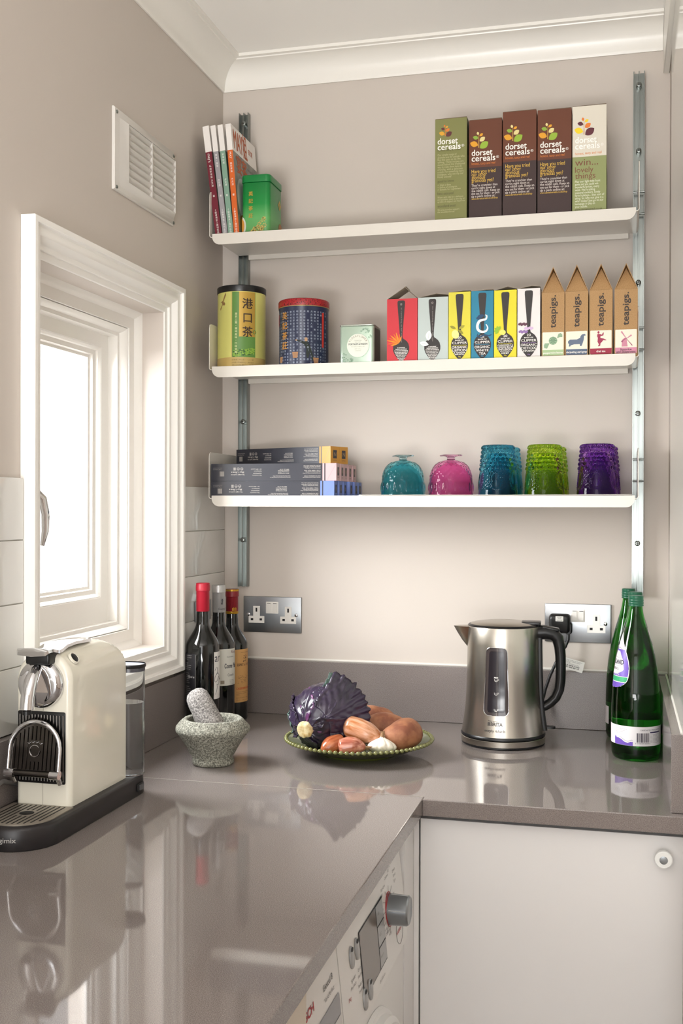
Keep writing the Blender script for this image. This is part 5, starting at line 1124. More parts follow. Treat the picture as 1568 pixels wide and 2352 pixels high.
def cab_leaf(phi, wid, r0, r1, lift, m, curl=0.0, seed=0, ruff=0.002, t0=0.20, t1=2.1, pw=0.55):
    """a leaf shell running from the stump round the head; only its margin stands off and ruffles"""
    nu, nv = 34, 64; V = []; F = []
    for i in range(nu + 1):
        u = i / nu
        for j in range(nv + 1):
            v = j / nv * 2 - 1
            rag = 0.035 * noise.noise((v * 9, seed * 3.1, 0.0)) + 0.018 * noise.noise((v * 26, seed * 1.7, 4.0))
            th = t0 + (t1 - t0) * u * (1 - 0.20 * v * v + rag)
            wd = wid * (0.42 + 0.58 * math.sin(PI * min(0.5, 0.08 + 0.62 * u)) ** pw) / max(0.55, math.sin(max(th, 0.5)))
            a = phi + v * min(wd, 1.5) * (1 + 0.03 * noise.noise((u * 14, seed, v)))
            edge = max(abs(v) ** 7, u ** 9)
            r = r0 + (r1 - r0) * u + lift * edge + curl * u ** 4
            vein = 0.0024 * math.exp(-(v * wid * 16) ** 2) * (1 - 0.6 * u)
            rib = 0.0008 * math.cos((abs(v) * 3.0 - u * 4.5) * 2 * PI + seed) * min(1, 5 * abs(v)) * (0.25 + u)
            rf_ = ruff * edge * (math.sin(v * 34 + seed) + 0.8 * math.sin(u * 40 + seed * 2) + 1.6 * noise.noise((v * 12, u * 12, seed)))
            R_ = r + vein + rib + rf_ + 0.0028 * noise.noise((a * 1.5 + seed, u * 2.6, seed))
            V.append(tuple(M_c @ Vector((R_ * math.sin(th) * math.cos(a), R_ * math.sin(th) * math.sin(a), R_ * math.cos(th)))))
    w_ = nv + 1
    for i in range(nu):
        for j in range(nv): k = i * w_ + j; F.append((k, k + 1, k + w_ + 1, k + w_))
    b = MB(); b.add(V, F, m); o = b.build('leaf', t, smooth=80)
    s_ = o.modifiers.new('thick', 'SOLIDIFY'); s_.thickness = 0.0011; s_.offset = 0
    return o
def dir_phi(v):                                                   # angle about the stump axis of a world direction
    w_ = Q.inverted() @ Vector(v); return math.atan2(w_.y, w_.x)
UPW = dir_phi((0.1, 0.1, 1.0))
for k, (da, wd, r0, r1, lf, m, cu, t1) in enumerate(((3.1, 1.1, 0.0580, 0.0610, 0.002, M_cab2, 0.0, 2.0), (1.2, 1.1, 0.0585, 0.0615, 0.002, M_cab2, 0.0, 1.7), (-1.1, 1.1, 0.0590, 0.0620, 0.002, M_cab, 0.0, 1.9),
                     (0.15, 0.95, 0.0605, 0.0640, 0.003, M_cab, 0.001, 2.1), (-2.3, 0.95, 0.0600, 0.0635, 0.004, M_cab, 0.002, 1.7), (2.2, 0.90, 0.0605, 0.0640, 0.004, M_cab, 0.002, 1.6))):
    cab_leaf(UPW + da, wd, r0, r1, lf, m, cu, k * 1.7 + 0.4, 0.0010, 0.20, t1)
cab_leaf(dir_phi((0.90, 0.15, 0.50)), 0.80, 0.0630, 0.0665, 0.005, M_cab, 0.026, 8.1, 0.0020, 0.80, 2.0)
cab_leaf(dir_phi((0.40, 0.3, 0.9)), 0.24, 0.0610, 0.0640, 0.003, M_cabg, 0.020, 3.3, 0.0016, 1.3, 2.15)
cab_leaf(dir_phi((-1.0, 0.1, 0.05)), 0.55, 0.0620, 0.0645, 0.004, M_cab, 0.008, 5.2, 0.0022, 0.45, 1.75)
cab_leaf(dir_phi((-0.95, 0.0, -0.20)), 0.28, 0.0640, 0.0670, 0.004, M_cabg, 0.008, 1.2, 0.0020, 0.8, 1.80)
b = MB(); b.lathe([(0.0150, RC * 0.90), (0.0158, RC * 1.02), (0.0165, RC * 1.13), (0.0158, RC * 1.19), (0.012, RC * 1.215), (0.006, RC * 1.20), (0, RC * 1.205)], M_stump, M_c, 40, rough_rf(0.0030, 130)); b.build('stump', t, smooth=60)
# ---------------------------------------------------------------- kettle on its base
KX, KY = 0.704, -0.196
FK = math.radians(-84.1); FH = FK + PI / 2 - 0.05
M_smoke = mat('smoked_window', '#3a3333', 0.08, coat=0.4); M_smoke2 = mat('smoked_window_inner', '#242024', 0.1)
t = thing('kettle', 'brushed steel electric kettle with black handle on its round base', 'kettle', (KX, KY, E_))
M0 = Matrix.Translation((KX, KY, E_))
KP = [(0.0868, 0.0250), (0.0862, 0.0280), (0.0845, 0.0380), (0.0818, 0.0560), (0.0793, 0.0800), (0.0776, 0.1050), (0.0765, 0.1300), (0.0757, 0.1700), (0.0751, 0.2100), (0.0748, 0.2440), (0.0742, 0.2462)]
def KR(z):
    for (r0, z0), (r1, z1) in zip(KP, KP[1:]):
        if z <= z1: return r0 + (r1 - r0) * max(0, (z - z0)) / (z1 - z0)
    return KP[-1][0]
b = MB(); b.lathe([(0, 0.0245)] + KP + [(0.0700, 0.2466), (0.0700, 0.243)], M_steel, M0, 128)
hd = Vector((math.cos(FK - PI / 2 + 0.02), math.sin(FK - PI / 2 + 0.02), 0)); sd = Vector((-hd.y, hd.x, 0))
top = Vector((KX, KY, E_)) + hd * 0.1055 + Vector((0, 0, 0.2425))
rg = []
for u in (0.0, 0.35, 0.7, 1.0):                                   # pouring spout
    z = 0.197 + (0.2445 - 0.197) * u; out = KR(z) - 0.004 + 0.0335 * u ** 0.8; hw = 0.004 + 0.019 * u
    c = Vector((KX, KY, E_ + z))
    rg.append([tuple(c + hd * (KR(z) - 0.010) - sd * hw), tuple(c + hd * (out * 0.62 + KR(z) * 0.38 - 0.001) - sd * hw * 0.62), tuple(c + hd * out), tuple(c + hd * (out * 0.62 + KR(z) * 0.38 - 0.001) + sd * hw * 0.62), tuple(c + hd * (KR(z) - 0.010) + sd * hw)])
b.loft([list(reversed(r)) for r in rg], M_steel, closed=True)
b.build('body', t, smooth=35)
b = MB(); b.lathe([(0.0738, 0.2455), (0.0745, 0.2475), (0.0725, 0.2495), (0.0700, 0.2505), (0.0685, 0.2500)], M_black, M0, 96); b.lathe([(0.0690, 0.2503), (0.062, 0.2528), (0.045, 0.2552), (0.02, 0.2564), (0, 0.2566)], mat('lid_steel', '#a39c92', 0.22, 1.0), M0, 96)
hx = Vector((math.cos(FH), math.sin(FH), 0)); hy_ = Vector((-hx.y, hx.x, 0))
def KM(x, y, z): return Vector((KX, KY, E_)) + hx * x + hy_ * y + Vector((0, 0, z))
b.rbox(0.038, 0.078, -0.021, 0.021, 0.2500, 0.2562, 0.0015, M_black, KM, rv=0.004); b.build('lid', t)
b = MB()                                                          # spine and loop handle
b.loft([[(x, y, z) for x, y in rrect(KR(z) - 0.012, KR(z) + 0.0060, -0.0145, 0.0145, 0.004)] for z in (0.030, 0.06, 0.10, 0.15, 0.2, 0.2445)], M_black, KM)
hp = [(0.070, 0.2330), (0.088, 0.2340), (0.1030, 0.2310), (0.1125, 0.2215), (0.1165, 0.2050), (0.1182, 0.1850), (0.1188, 0.1600), (0.1185, 0.1350), (0.1160, 0.1150), (0.1090, 0.0985), (0.0980, 0.0865), (0.088, 0.0795), (0.078, 0.0750)]
wd = [0.0155, 0.0152, 0.0142, 0.0128, 0.0118, 0.0112, 0.0108, 0.0106, 0.0104, 0.0102, 0.0098, 0.0094, 0.0090]
b.tube([(x, 0, z) for x, z in hp], wd, M_black, 18, M=KM, sx=1.25)
b.rbox(0.078, 0.116, -0.014, 0.014, 0.2420, 0.2490, 0.003, M_black, lambda x, y, z: KM(x, y, z - 0.16 * (x - 0.078)), rv=0.005)
b.build('handle', t, smooth=50)
def KW(off): return curved(lambda x, y, z=0.0: Vector((KX + (KR(y) + z) * math.cos(FK + off + x / KR(y)), KY + (KR(y) + z) * math.sin(FK + off + x / KR(y)), E_ + y)))
W0 = KW(-0.185)
def window_outline(w_top, w_bot, z0, z1, r, n=6):
    P = []
    for sx_, zc, a0 in ((1, z0, -90), (1, z1, 0), (-1, z1, 90), (-1, z0, 180)):
        w_ = (w_bot if zc == z0 else w_top) / 2
        for k in range(n + 1):
            a = math.radians(a0 + 90 * k / n); P.append((sx_ * (w_ - r) + r * math.cos(a), (zc + r if zc == z0 else zc - r) + r * math.sin(a)))
    return P
b = MB()
P1 = window_outline(0.0440, 0.0520, 0.0690, 0.2080, 0.0110); b.fill(P1, W0, M_smoke, 0.0004)
P2 = window_outline(0.0300, 0.0370, 0.0755, 0.2005, 0.0050); b.fill(P2, W0, M_smoke2, 0.0007)
b.tube([(x, y, 0.0008) for x, y in P1 + P1[:1]], 0.0007, M_chrome, 6, cap=False, M=W0)
for z, s in ((0.1395, 'MAX'), (0.1120, ''), (0.0790, '')):
    b.tube([(-0.0035, z + 0.004, 0.001), (-0.0032, z + 0.0005, 0.001), (-0.0015, z - 0.0008, 0.001), (0.0012, z - 0.0008, 0.001), (0.0026, z + 0.0005, 0.001), (0.0030, z + 0.004, 0.001), (0.0050, z + 0.0044, 0.001), (0.0052, z + 0.0020, 0.001), (0.0030, z + 0.0014, 0.001)], 0.0003, M_w, 5, M=W0)
    b.text({0.1395: '6', 0.1120: '4', 0.0790: '2'}[z], W0, M_w, -0.0003, z + 0.0004, h=0.0035, align='C', z=0.001)
    if s: b.text(s, W0, M_w, -0.0002, z + 0.0058, h=0.0033, w=0.008, align='C', z=0.001, bold=0.0003)
b.build('water_window', t, smooth=60)
b = MB(); W1 = KW(-0.205); ki = mat('kettle_ink', '#3b3632', 0.5)
b.text('Water technology by', W1, ki, 0.000, 0.0572, w=0.029, align='C', z=0.0004); b.text('BRITA', W1, ki, -0.0085, 0.0482, h=0.0105, w=0.0240, z=0.0004, bold=0.0004)
b.patch(-0.0150, -0.0095, 0.0485, 0.0555, W1, ki, 3, 1, 0.0004); b.text('morphy richards', W1, ki, 0.0, 0.0362, h=0.0075, w=0.0430, align='C', z=0.0004, bold=0.0002); b.build('lettering', t)
b = MB(); b.lathe([(0.0, 0.0005), (0.084, 0.0), (0.0868, 0.0015), (0.0868, 0.004), (0.084, 0.0042)], M_black, M0, 96); b.lathe([(0.0858, 0.0042), (0.0876, 0.0050), (0.0878, 0.0162), (0.0868, 0.0172), (0.082, 0.0174), (0, 0.0174)], M_steel, M0, 96)
b.lathe([(0.0845, 0.0172), (0.0880, 0.0190), (0.0882, 0.0215), (0.0862, 0.0250), (0.080, 0.0252)], M_black, M0, 96); b.build('base', t)
b = MB(); b.loft([[(x, y, z) for x, y in rrect(0.083, 0.1085, -0.009, 0.009, 0.0085)] for z in (0.0330, 0.0352, 0.0372)], M_black, KM); b.build('switch_lever', t)

# ---------------------------------------------------------------- green mineral water bottles
M_gg = mat('bottle_green_glass', '#37a133', 0.02, trans=1.0, ior=1.33); M_cap = mat('cap_green', '#17583f', 0.35)
M_bl = mat('label_white', '#e2dfe0', 0.4); M_pur = mat('label_purple', '#6c4fb0', 0.4); M_lg = mat('label_green', '#35a06a', 0.4); M_bi = mat('label_ink', '#2a2438', 0.5)
BP = [(0.0468, 0.010), (0.0474, 0.030), (0.0474, 0.085), (0.0466, 0.110), (0.0452, 0.135), (0.0424, 0.166), (0.0370, 0.199), (0.0300, 0.229), (0.0225, 0.254), (0.0165, 0.274), (0.0132, 0.291), (0.0122, 0.300)]
def BR(z):
    for (r0, z0), (r1, z1) in zip(BP, BP[1:]):
        if z <= z1: return r0 + (r1 - r0) * max(0, (z - z0)) / (z1 - z0)
    return BP[-1][0]
def smooth_prof(P, n=5):
    Q = []
    for i in range(len(P) - 1):
        p0, p1, p2, p3 = P[max(i - 1, 0)], P[i], P[i + 1], P[min(i + 2, len(P) - 1)]
        for k in range(n):
            f = k / n; Q.append(tuple(0.5 * (2 * p1[j] + (p2[j] - p0[j]) * f + (2 * p0[j] - 5 * p1[j] + 4 * p2[j] - p3[j]) * f * f + (3 * p1[j] - p0[j] - 3 * p2[j] + p3[j]) * f ** 3) for j in (0, 1)))
    return Q + [P[-1]]
def water_bottle(x, y, rot, label):
    t = thing('water_bottle', label, 'bottle', (x, y, E_), rot, 'green glass water bottles')
    b = MB(); out = [(0, 0.006), (0.030, 0.004), (0.036, 0.0), (0.040, 0.0), (0.0445, 0.003)] + smooth_prof(BP) + [(0.0120, 0.302), (0.0120, 0.316), (0.0, 0.3165)]
    b.lathe(out, M_gg, None, 96)
    b.lathe([(0, 0.3115), (0.0095, 0.311)] + [(BR(z) - 0.0030, z) for z in (0.300, 0.291, 0.283, 0.274, 0.268, 0.262, 0.2585)] + [(BR(0.2585) - 0.005, 0.2578), (0, 0.2576)], M_gg, None, 64)
    b.build('bottle_glass', t, local=True, smooth=70)
    b = MB(); 
    b.lathe([(0.0123, 0.3000), (0.0142, 0.3003), (0.0146, 0.3020), (0.0138, 0.3040), (0.0145, 0.3052), (0.0146, 0.3075), (0.0138, 0.3090), (0.0144, 0.3102), (0.0145, 0.3128), (0.0138, 0.3142), (0.0142, 0.3155), (0.0140, 0.3198), (0.0128, 0.3210), (0, 0.3210)], M_cap, None, 64); b.build('screw_cap', t, local=True)
    Wb = lambda x_, y_, z_=0.0: Vector(((BR(y_) + z_) * math.cos(FB + x_ / BR(y_)), (BR(y_) + z_) * math.sin(FB + x_ / BR(y_)), y_))
    FB = 0.0
    b = MB()                                                      # band label round the foot; its joint faces angle zero
    b.patch(-0.047 * 3.0, 0.047 * 3.0, 0.0315, 0.0690, Wb, M_bl, 90, 1, 0.0003)
    hills = [(-0.0455, 0.0345), (-0.0455, 0.0445), (-0.0435, 0.0485), (-0.0405, 0.0445), (-0.035, 0.0445), (-0.028, 0.0420), (-0.0225, 0.0385), (-0.0155, 0.0365), (-0.0095, 0.0395), (-0.0055, 0.0385), (-0.0055, 0.0315), (-0.0455, 0.0315)]
    V = []; F = []
    for i in range(21):
        x_ = -0.0455 + 0.040 * i / 20; top_ = 0.040
        for (xa, ya), (xb, yb_) in zip(hills[1:-2], hills[2:-1]):
            if xa <= x_ <= xb and xb > xa: top_ = ya + (yb_ - ya) * (x_ - xa) / (xb - xa); break
        V += [(x_, 0.0318, 0.0005), (x_, top_, 0.0005)]
        if i: F.append((2 * i - 2, 2 * i, 2 * i + 1, 2 * i - 1))
    b.add(V, F, M_pur, Wb)
    b.tube([(x_, y_ + 0.0006, 0.0006) for x_, y_ in ((-0.034, 0.0452), (-0.030, 0.0462), (-0.026, 0.0435), (-0.0205, 0.0405), (-0.0145, 0.0395), (-0.0085, 0.0425), (-0.0055, 0.042))], 0.0005, mat('label_grey', '#a9a7b0', 0.5), 5, M=Wb)
    for k, s in enumerate(('Protecting the land', 'from which our water is drawn', 'keep cool once opened', 'bottled at source')): b.text(s, Wb, mat('label_grey', '#a9a7b0', 0.5), -0.043, 0.0625 - 0.003 * k, h=0.0024, w=0.026 - 0.004 * k, z=0.0005)
    b.text('CARBONATED SPRING WATER', Wb, M_bi, 0.0085, 0.0612, h=0.0040, w=0.046, z=0.0005)
    random.seed(8); x_ = 0.0015
    while x_ < 0.0262:
        w_ = random.choice((0.0004, 0.0006, 0.0010, 0.0014)); b.patch(x_, x_ + w_, 0.0388, 0.0568, Wb, M_bi, 1, 1, 0.0005); x_ += w_ + random.choice((0.0004, 0.0006, 0.0009))
    b.text('5 010459 005015', Wb, M_bi, -0.001, 0.0355, h=0.0034, w=0.030, z=0.0005)
    b.patch(0.0285, 0.055, 0.0565, 0.0590, Wb, mat('label_navy', '#312b52', 0.5), 6, 1, 0.0005)
    for k in range(7): b.text('Calcium 40.5 mg  Magnesium 10.1', Wb, M_bi, 0.0285, 0.0530 - 0.0026 * k, h=0.0020, w=0.024, z=0.0005)
    b.build('band_label', t, local=True, smooth=60)
    b = MB(); a0 = -1.32                                          # drop-shaped shoulder label
    half = [(0.1400, 0.0), (0.1408, 0.012), (0.1440, 0.022), (0.1500, 0.0300), (0.1580, 0.0345), (0.1700, 0.0365), (0.1820, 0.0365), (0.1940, 0.0345), (0.2060, 0.0300), (0.2180, 0.0235), (0.2300, 0.0160), (0.2400, 0.0085), (0.2480, 0.0008)]
    def Ws(x_, y_, z_=0.0): return Vector(((BR(y_) + z_) * math.cos(a0 + x_ / 0.036), (BR(y_) + z_) * math.sin(a0 + x_ / 0.036), y_))
    def band(za, zc, m_, zoff, inset=0.0):
        V = []; F = []; N_ = 26
        for i in range(N_ + 1):
            z = za + (zc - za) * i / N_; hw = 0.0
            for (z0, h0), (z1, h1) in zip(half, half[1:]):
                if z0 <= z <= z1: hw = h0 + (h1 - h0) * (z - z0) / (z1 - z0)
            hw = max(0.0004, hw - inset)
            V += [(hw * (q / 8 - 1), z, zoff) for q in range(17)]
        for i in range(N_):
            for q in range(16): k = i * 17 + q; F.append((k, k + 1, k + 18, k + 17))
        b.add(V, F, m_, Ws)
    Ws.curved = True
    band(0.1400, 0.2480, M_bl, 0.0003); band(0.1412, 0.1520, M_pur, 0.0005, 0.0015); band(0.1535, 0.1630, M_lg, 0.0005, 0.0012); band(0.1640, 0.2155, M_pur, 0.0005, 0.0016)
    V = []; F = []; wl = [(-0.026, 0.176), (-0.012, 0.168), (0.012, 0.168), (0.0265, 0.176), (0.0225, 0.196), (0.010, 0.212), (-0.010, 0.212), (-0.0225, 0.196)]
    b.fill(wl, Ws, M_bl, 0.0007, 16, 14)
    b.text('HIGHLAND', Ws, M_bi, 0.0, 0.1865, h=0.0125, w=0.048, align='C', z=0.0009, bold=0.0006); b.text('SPRING', Ws, M_bi, 0.0, 0.1755, h=0.0075, w=0.028, align='C', z=0.0009)
    b.patch(-0.022, 0.022, 0.1838, 0.1842, Ws, M_bi, 8, 1, 0.0009); b.patch(-0.020, 0.020, 0.1995, 0.1999, Ws, M_bi, 8, 1, 0.0009)
    b.text('SPARKLING WATER', Ws, M_bl, 0, 0.1655, h=0.004, w=0.036, align='C', z=0.0009)
    b.tube([(-0.02, 0.2165, 0.0007), (-0.010, 0.2215, 0.0007), (-0.002, 0.2175, 0.0007), (0.006, 0.2190, 0.0007), (0.018, 0.2150, 0.0007)], 0.0009, mat('label_grey', '#a9a7b0', 0.5), 5, M=Ws)
    b.build('shoulder_label', t, local=True, smooth=60)
    return t
FBV = math.atan2(-2.251, -0.028)
wb = water_bottle(0.9735, -0.270, FBV, 'green water bottle with purple drop-shaped label, front of the three')
for (x, y, r, lab) in ((0.9735, -0.1735, FBV + 2.6, 'green water bottle in the middle, mostly hidden by the front one'), (0.9600, -0.0775, FBV + 2.3, 'green water bottle at the back against the wall, peeping out left')):
    o = copy_tree(wb); o.location = (x, y, E_); o.rotation_euler = (0, 0, r); o['label'] = lab

# ---------------------------------------------------------------- capsule coffee machine
M_cream = mat('cream_plastic', '#e2decf', 0.14, coat=0.5); M_baseb = mat('base_plastic', '#232021', 0.38); M_rib = mat('dark_chrome', '#57534f', 0.16, 1.0)
t = thing('coffee_machine', 'cream capsule coffee machine with chrome spout and water tank', 'coffee machine', (0.083, -0.94, E_))
X0, X1, YF, YB = 0.0360, 0.1302, -1.0005, -0.8085; XC = (X0 + X1) / 2; ZT = 0.2705; ZB0 = 0.0335
def arch(i, ztop=ZT, n=14):
    x0, x1 = X0 + i, X1 - i; zt_ = ztop - i; R_ = 0.0445 - i; rz = R_
    P = [(x0, ZB0), (x1, ZB0)]
    cxr, cxl, cz = x1 - R_, x0 + R_, zt_ - rz
    P += [(cxr + R_ * math.cos(PI / 2 * k / n), cz + rz * math.sin(PI / 2 * k / n)) for k in range(n + 1)]
    P += [(cxl - R_ * math.sin(PI / 2 * k / n), cz + rz * math.cos(PI / 2 * k / n)) for k in range(n + 1)]
    return P
rings = []
for y, i in ((YF, 0.009), (YF + 0.0008, 0.0055), (YF + 0.003, 0.0024), (YF + 0.006, 0.0006), (YF + 0.009, 0.0)): rings.append([(x, y, z) for x, z in arch(i)])
rb = 0.058
def slope(y): return 0.035 * (y - YF)
for k in range(13):
    a = PI / 2 * k / 12; y = YB - rb + rb * math.sin(a); zt_ = ZT + slope(YB - rb) - rb * (1 - math.cos(a))
    rings.append([(x, y, min(z + (slope(y) if z > 0.15 else 0), zt_ - 0.0001 * abs(x - XC))) for x, z in arch(0.0)])
b = MB(); b.loft(rings, M_cream)
b.box(XC - 0.0002, XC + 0.0002, YF - 0.0002, YF + 0.002, ZB0 + 0.001, 0.0680, mat('seam', '#6f6a58', 0.7)); b.box(XC + 0.0, XC + 0.0004, YF - 0.0002, YF + 0.002, 0.1795, 0.190, mat('seam', '#6f6a58', 0.7))
b.build('housing', t, smooth=40)
Pf = front(XC, YF - 0.0002, 0)
b = MB()                                                          # brew head
Md = lambda x, y, z: Vector((XC - 0.0015 + x, YF - 0.0004 - z, 0.2222 + y))
b.lathe([(0.0375, 0.0), (0.0378, 0.003), (0.0372, 0.0065), (0.0350, 0.0105), (0.0315, 0.0135), (0.0265, 0.0145), (0, 0.0125)], M_chrome, Md, 64)
for s in (-1, 1):
    b.loft([[(s * 0.0010, 0.030, 0.0135), (s * 0.0190, -0.012, 0.0135), (s * 0.0125, -0.030, 0.0130), (s * 0.0010, -0.035, 0.0120)], [(s * 0.0010, 0.026, 0.0300), (s * 0.0030, -0.010, 0.0250), (s * 0.0025, -0.026, 0.0190), (s * 0.0010, -0.033, 0.0140)]], M_chrome, Md)
b.tube([(0.0, 0.026, 0.012), (0.0, 0.020, 0.022), (0.0, 0.010, 0.0315), (0.0, -0.004, 0.0385), (0.0, -0.018, 0.0425), (0.0, -0.033, 0.0445)], [0.0065, 0.0082, 0.0095, 0.0100, 0.0100, 0.0102], M_chrome, 20, M=Md, sx=1.1)
b.lathe([(0.0066, -0.0), (0.0066, 0.006)], M_black, lambda x, y, z: Md(x, -0.0345 - z, 0.0445 + y), 16); b.build('brew_spout', t)
b = MB(); Ml = lambda x, y, z: Vector((XC + x, y, z))
sec = [(-0.880, 0.2746), (-0.900, 0.2752), (-0.935, 0.2765), (-0.962, 0.2745), (-0.980, 0.2700), (-0.995, 0.2695), (-1.008, 0.2720), (-1.020, 0.2745), (-1.030, 0.2745), (-1.037, 0.2705)]
wds = [0.0190, 0.0205, 0.0215, 0.0215, 0.0225, 0.0255, 0.0285, 0.0300, 0.0285, 0.0235]
rg = []
for (y, z), w_ in zip(sec, wds): rg.append([(-w_, y, z - 0.001), (-w_ * 0.96, y, z + 0.0035), (0, y, z + 0.0050), (w_ * 0.96, y, z + 0.0035), (w_, y, z - 0.001), (0, y, z - 0.003)])
b.loft([list(reversed(r)) for r in rg][::-1] if False else rg, M_chrome, Ml); b.rbox(-0.020, 0.020, -1.019, -0.985, 0.2530, 0.2715, 0.003, M_black, Ml)
b.build('lever', t, smooth=50)
b = MB(); nrm = Vector((0.80, -0.05, 0.60)).normalized(); Mb_ = Matrix.Translation((0.1205, -0.972, 0.2590)) @ nrm.to_track_quat('Z', 'Y').to_matrix().to_4x4()
b.lathe([(0.0105, -0.002), (0.0100, 0.0012), (0.0085, 0.0018), (0.0078, 0.0010)], M_cream, Mb_, 24); b.lathe([(0.0076, 0.0005), (0.006, 0.0018), (0, 0.0022)], M_black, Mb_, 24); b.build('brew_button', t)
b = MB()                                                          # ribbed capsule bay
bx0, bx1, bz0, bz1 = X0 + 0.0045, X1 - 0.0085, 0.0680, 0.1790
b.loft([[(x, YF - 0.0006, z) for x, z in rrect(bx0, bx1, bz0, bz1, 0.003)], [(x, YF - 0.0010, z) for x, z in rrect(bx0 + 0.0012, bx1 - 0.0012, bz0 + 0.0012, bz1 - 0.0012, 0.003)]], mat('bay_black', '#141313', 0.3))
nr = 15
for k in range(nr):
    x = bx0 + 0.004 + (bx1 - bx0 - 0.008) * k / (nr - 1); b.tube([(x, YF - 0.0014, bz0 + 0.004), (x, YF - 0.0014, bz1 - 0.005)], 0.0016, M_rib, 8)
b.build('capsule_bay', t)
b = MB()                                                          # drop-down cup support
Mc = lambda x, y, z: Vector((XC - 0.0030 + x, YF - 0.010 - z - 0.012 * (1 - (y - 0.088) / 0.08), y))
hw = 0.0425; pts = [(-hw, 0.0880, 0.004)] + [(-hw, 0.112, 0.004)] + [(-hw * math.cos(PI * k / 20), 0.122 + 0.0435 * math.sin(PI * k / 20), 0.004) for k in range(21)] + [(hw, 0.112, 0.004), (hw, 0.0880, 0.004)]
b.tube(pts, 0.0034, M_chrome, 10, M=Mc)
S = [(-hw + 0.002, 0.0905), (hw - 0.002, 0.0905), (hw - 0.002, 0.118)] + [((hw - 0.002) * math.cos(PI * k / 20), 0.122 + 0.0415 * math.sin(PI * k / 20)) for k in range(21)] + [(-hw + 0.002, 0.118)]
b.slab(S, Mc, M_rib, 0.0, 0.0022)
for k in range(11):
    x = -0.034 + 0.0068 * k; zt_ = 0.122 + math.sqrt(max(0, 0.0395 ** 2 - x * x)) - 0.003
    if abs(x) < 0.009:
        b.tube([(x, 0.094, 0.0028), (x, 0.106, 0.0028)], 0.0014, M_rib, 6, M=Mc); b.tube([(x, 0.138, 0.0028), (x, zt_, 0.0028)], 0.0014, M_rib, 6, M=Mc)
    else: b.tube([(x, 0.094, 0.0028), (x, zt_, 0.0028)], 0.0014, M_rib, 6, M=Mc)
b.tube([(0.0085 * math.cos(a), 0.122 + 0.0085 * math.sin(a), 0.0032) for a in (2 * PI * k / 28 * 0.9 + 0.7 for k in range(29))], 0.0008, M_chrome, 6, M=Mc)
for k, dx in enumerate((-0.010, -0.0035, 0.0035, 0.010)): b.tube([(dx - 0.002, 0.1365 - abs(dx) * 0.25, 0.0032), (dx, 0.1345 - abs(dx) * 0.25, 0.0036), (dx + 0.002, 0.1365 - abs(dx) * 0.25, 0.0032)], 0.0006, M_chrome, 6, M=Mc)
b.tube([(-hw - 0.002, 0.0885, 0.005), (hw + 0.002, 0.0885, 0.005)], 0.0048, M_rib, 14, M=Mc)
for s in (-1, 1): b.tube([(s * (hw - 0.012), 0.0885, 0.005), (s * (hw + 0.003), 0.0885, 0.005)], 0.0066, M_chrome, 14, M=Mc); b.tube([(s * (hw - 0.004), 0.088, 0.0), (s * (hw - 0.004), 0.072, -0.012)], 0.0036, M_chrome, 10, M=Mc)
b.build('cup_support', t)
b = MB()                                                          # base with drip tray
XB0, XB1, YB1 = 0.0205, 0.1470, -0.7480; RB = (XB1 - XB0) / 2; XBC = (XB0 + XB1) / 2; YS = -1.0640
def stad(i, n=20):
    P = [(XBC + (RB - i) * math.cos(PI + PI * k / n), YS + (RB - i) * math.sin(PI + PI * k / n)) for k in range(n + 1)]
    r = 0.030 - i * 0.5
    P += [(XB1 - i - r + r * math.cos(PI / 2 * k / 8), YB1 - i - r + r * math.sin(PI / 2 * k / 8)) for k in range(9)]
    P += [(XB0 + i + r - r * math.sin(PI / 2 * k / 8), YB1 - i - r + r * math.cos(PI / 2 * k / 8)) for k in range(9)]
    return P
b.loft([[(x, y, z) for x, y in stad(i)] for z, i in ((E_, 0.001), (0.002, 0.0), (0.029, 0.0015), (0.0320, 0.0030), (0.0332, 0.0055))], M_baseb)
Wt = wrap(XBC, YS, RB - 0.0006, math.radians(-83.5), 0.0); b.text('magimix', Wt, mat('base_ink', '#a7a4a0', 0.5), 0.0, 0.0135, h=0.0100, w=0.037, align='C', z=0.0006, bold=0.0003)
b.build('base', t, smooth=40)
b = MB(); gr = lambda i: [(XBC + (0.0515 - i) * math.cos(PI + PI * k / 20), -1.060 + (0.0515 - i) * math.sin(PI + PI * k / 20)) for k in range(21)] + [(XBC + 0.0515 - i, -1.0015), (XBC - 0.0515 + i, -1.0015)]
b.loft([[(x, y, z) for x, y in gr(i)] for z, i in ((0.0330, 0.0), (0.0346, 0.0), (0.0352, 0.001))], mat('tray_steel', '#8f877b', 0.3, 0.35))
for k in range(11):
    x = XBC - 0.040 + 0.008 * k; yl = -1.060 - math.sqrt(max(0, 0.046 ** 2 - (x - XBC) ** 2))
    segs = [(yl, -1.0065)] if abs(x - XBC) > 0.013 else [(yl, -1.064), (-1.034, -1.0065)]
    for ya, yc in segs: b.box(x - 0.0013, x + 0.0013, ya, yc, 0.0350, 0.0354, M_dark)
b.lathe([(0.011, 0.0), (0.0095, 0.0003), (0, 0.0003)], M_dark, Matrix.Translation((XBC, -1.049, 0.0353)), 28); b.build('drip_grille', t)
b = MB(); b.rbox(-0.800, -0.776, 0.008, 0.0215, 0.0, 0.0026, 0.0006, M_black, plane((0.1464, 0, 0), (0, 1, 0), (0, 0, 1)), rv=0.002); b.rbox(-0.796, -0.780, 0.0100, 0.0195, 0.0026, 0.0046, 0.0008, mat('switch_grey', '#4b4a4c', 0.35), plane((0.1464, 0, 0), (0, 1, 0), (0, 0, 1)), rv=0.001); b.build('power_switch', t)
M_clear = mat('clear_plastic', '#fafcfd', 0.02, trans=1.0, ior=1.08); M_wat = mat('tank_water', '#f8fbfd', 0.0, trans=1.0, ior=1.30)
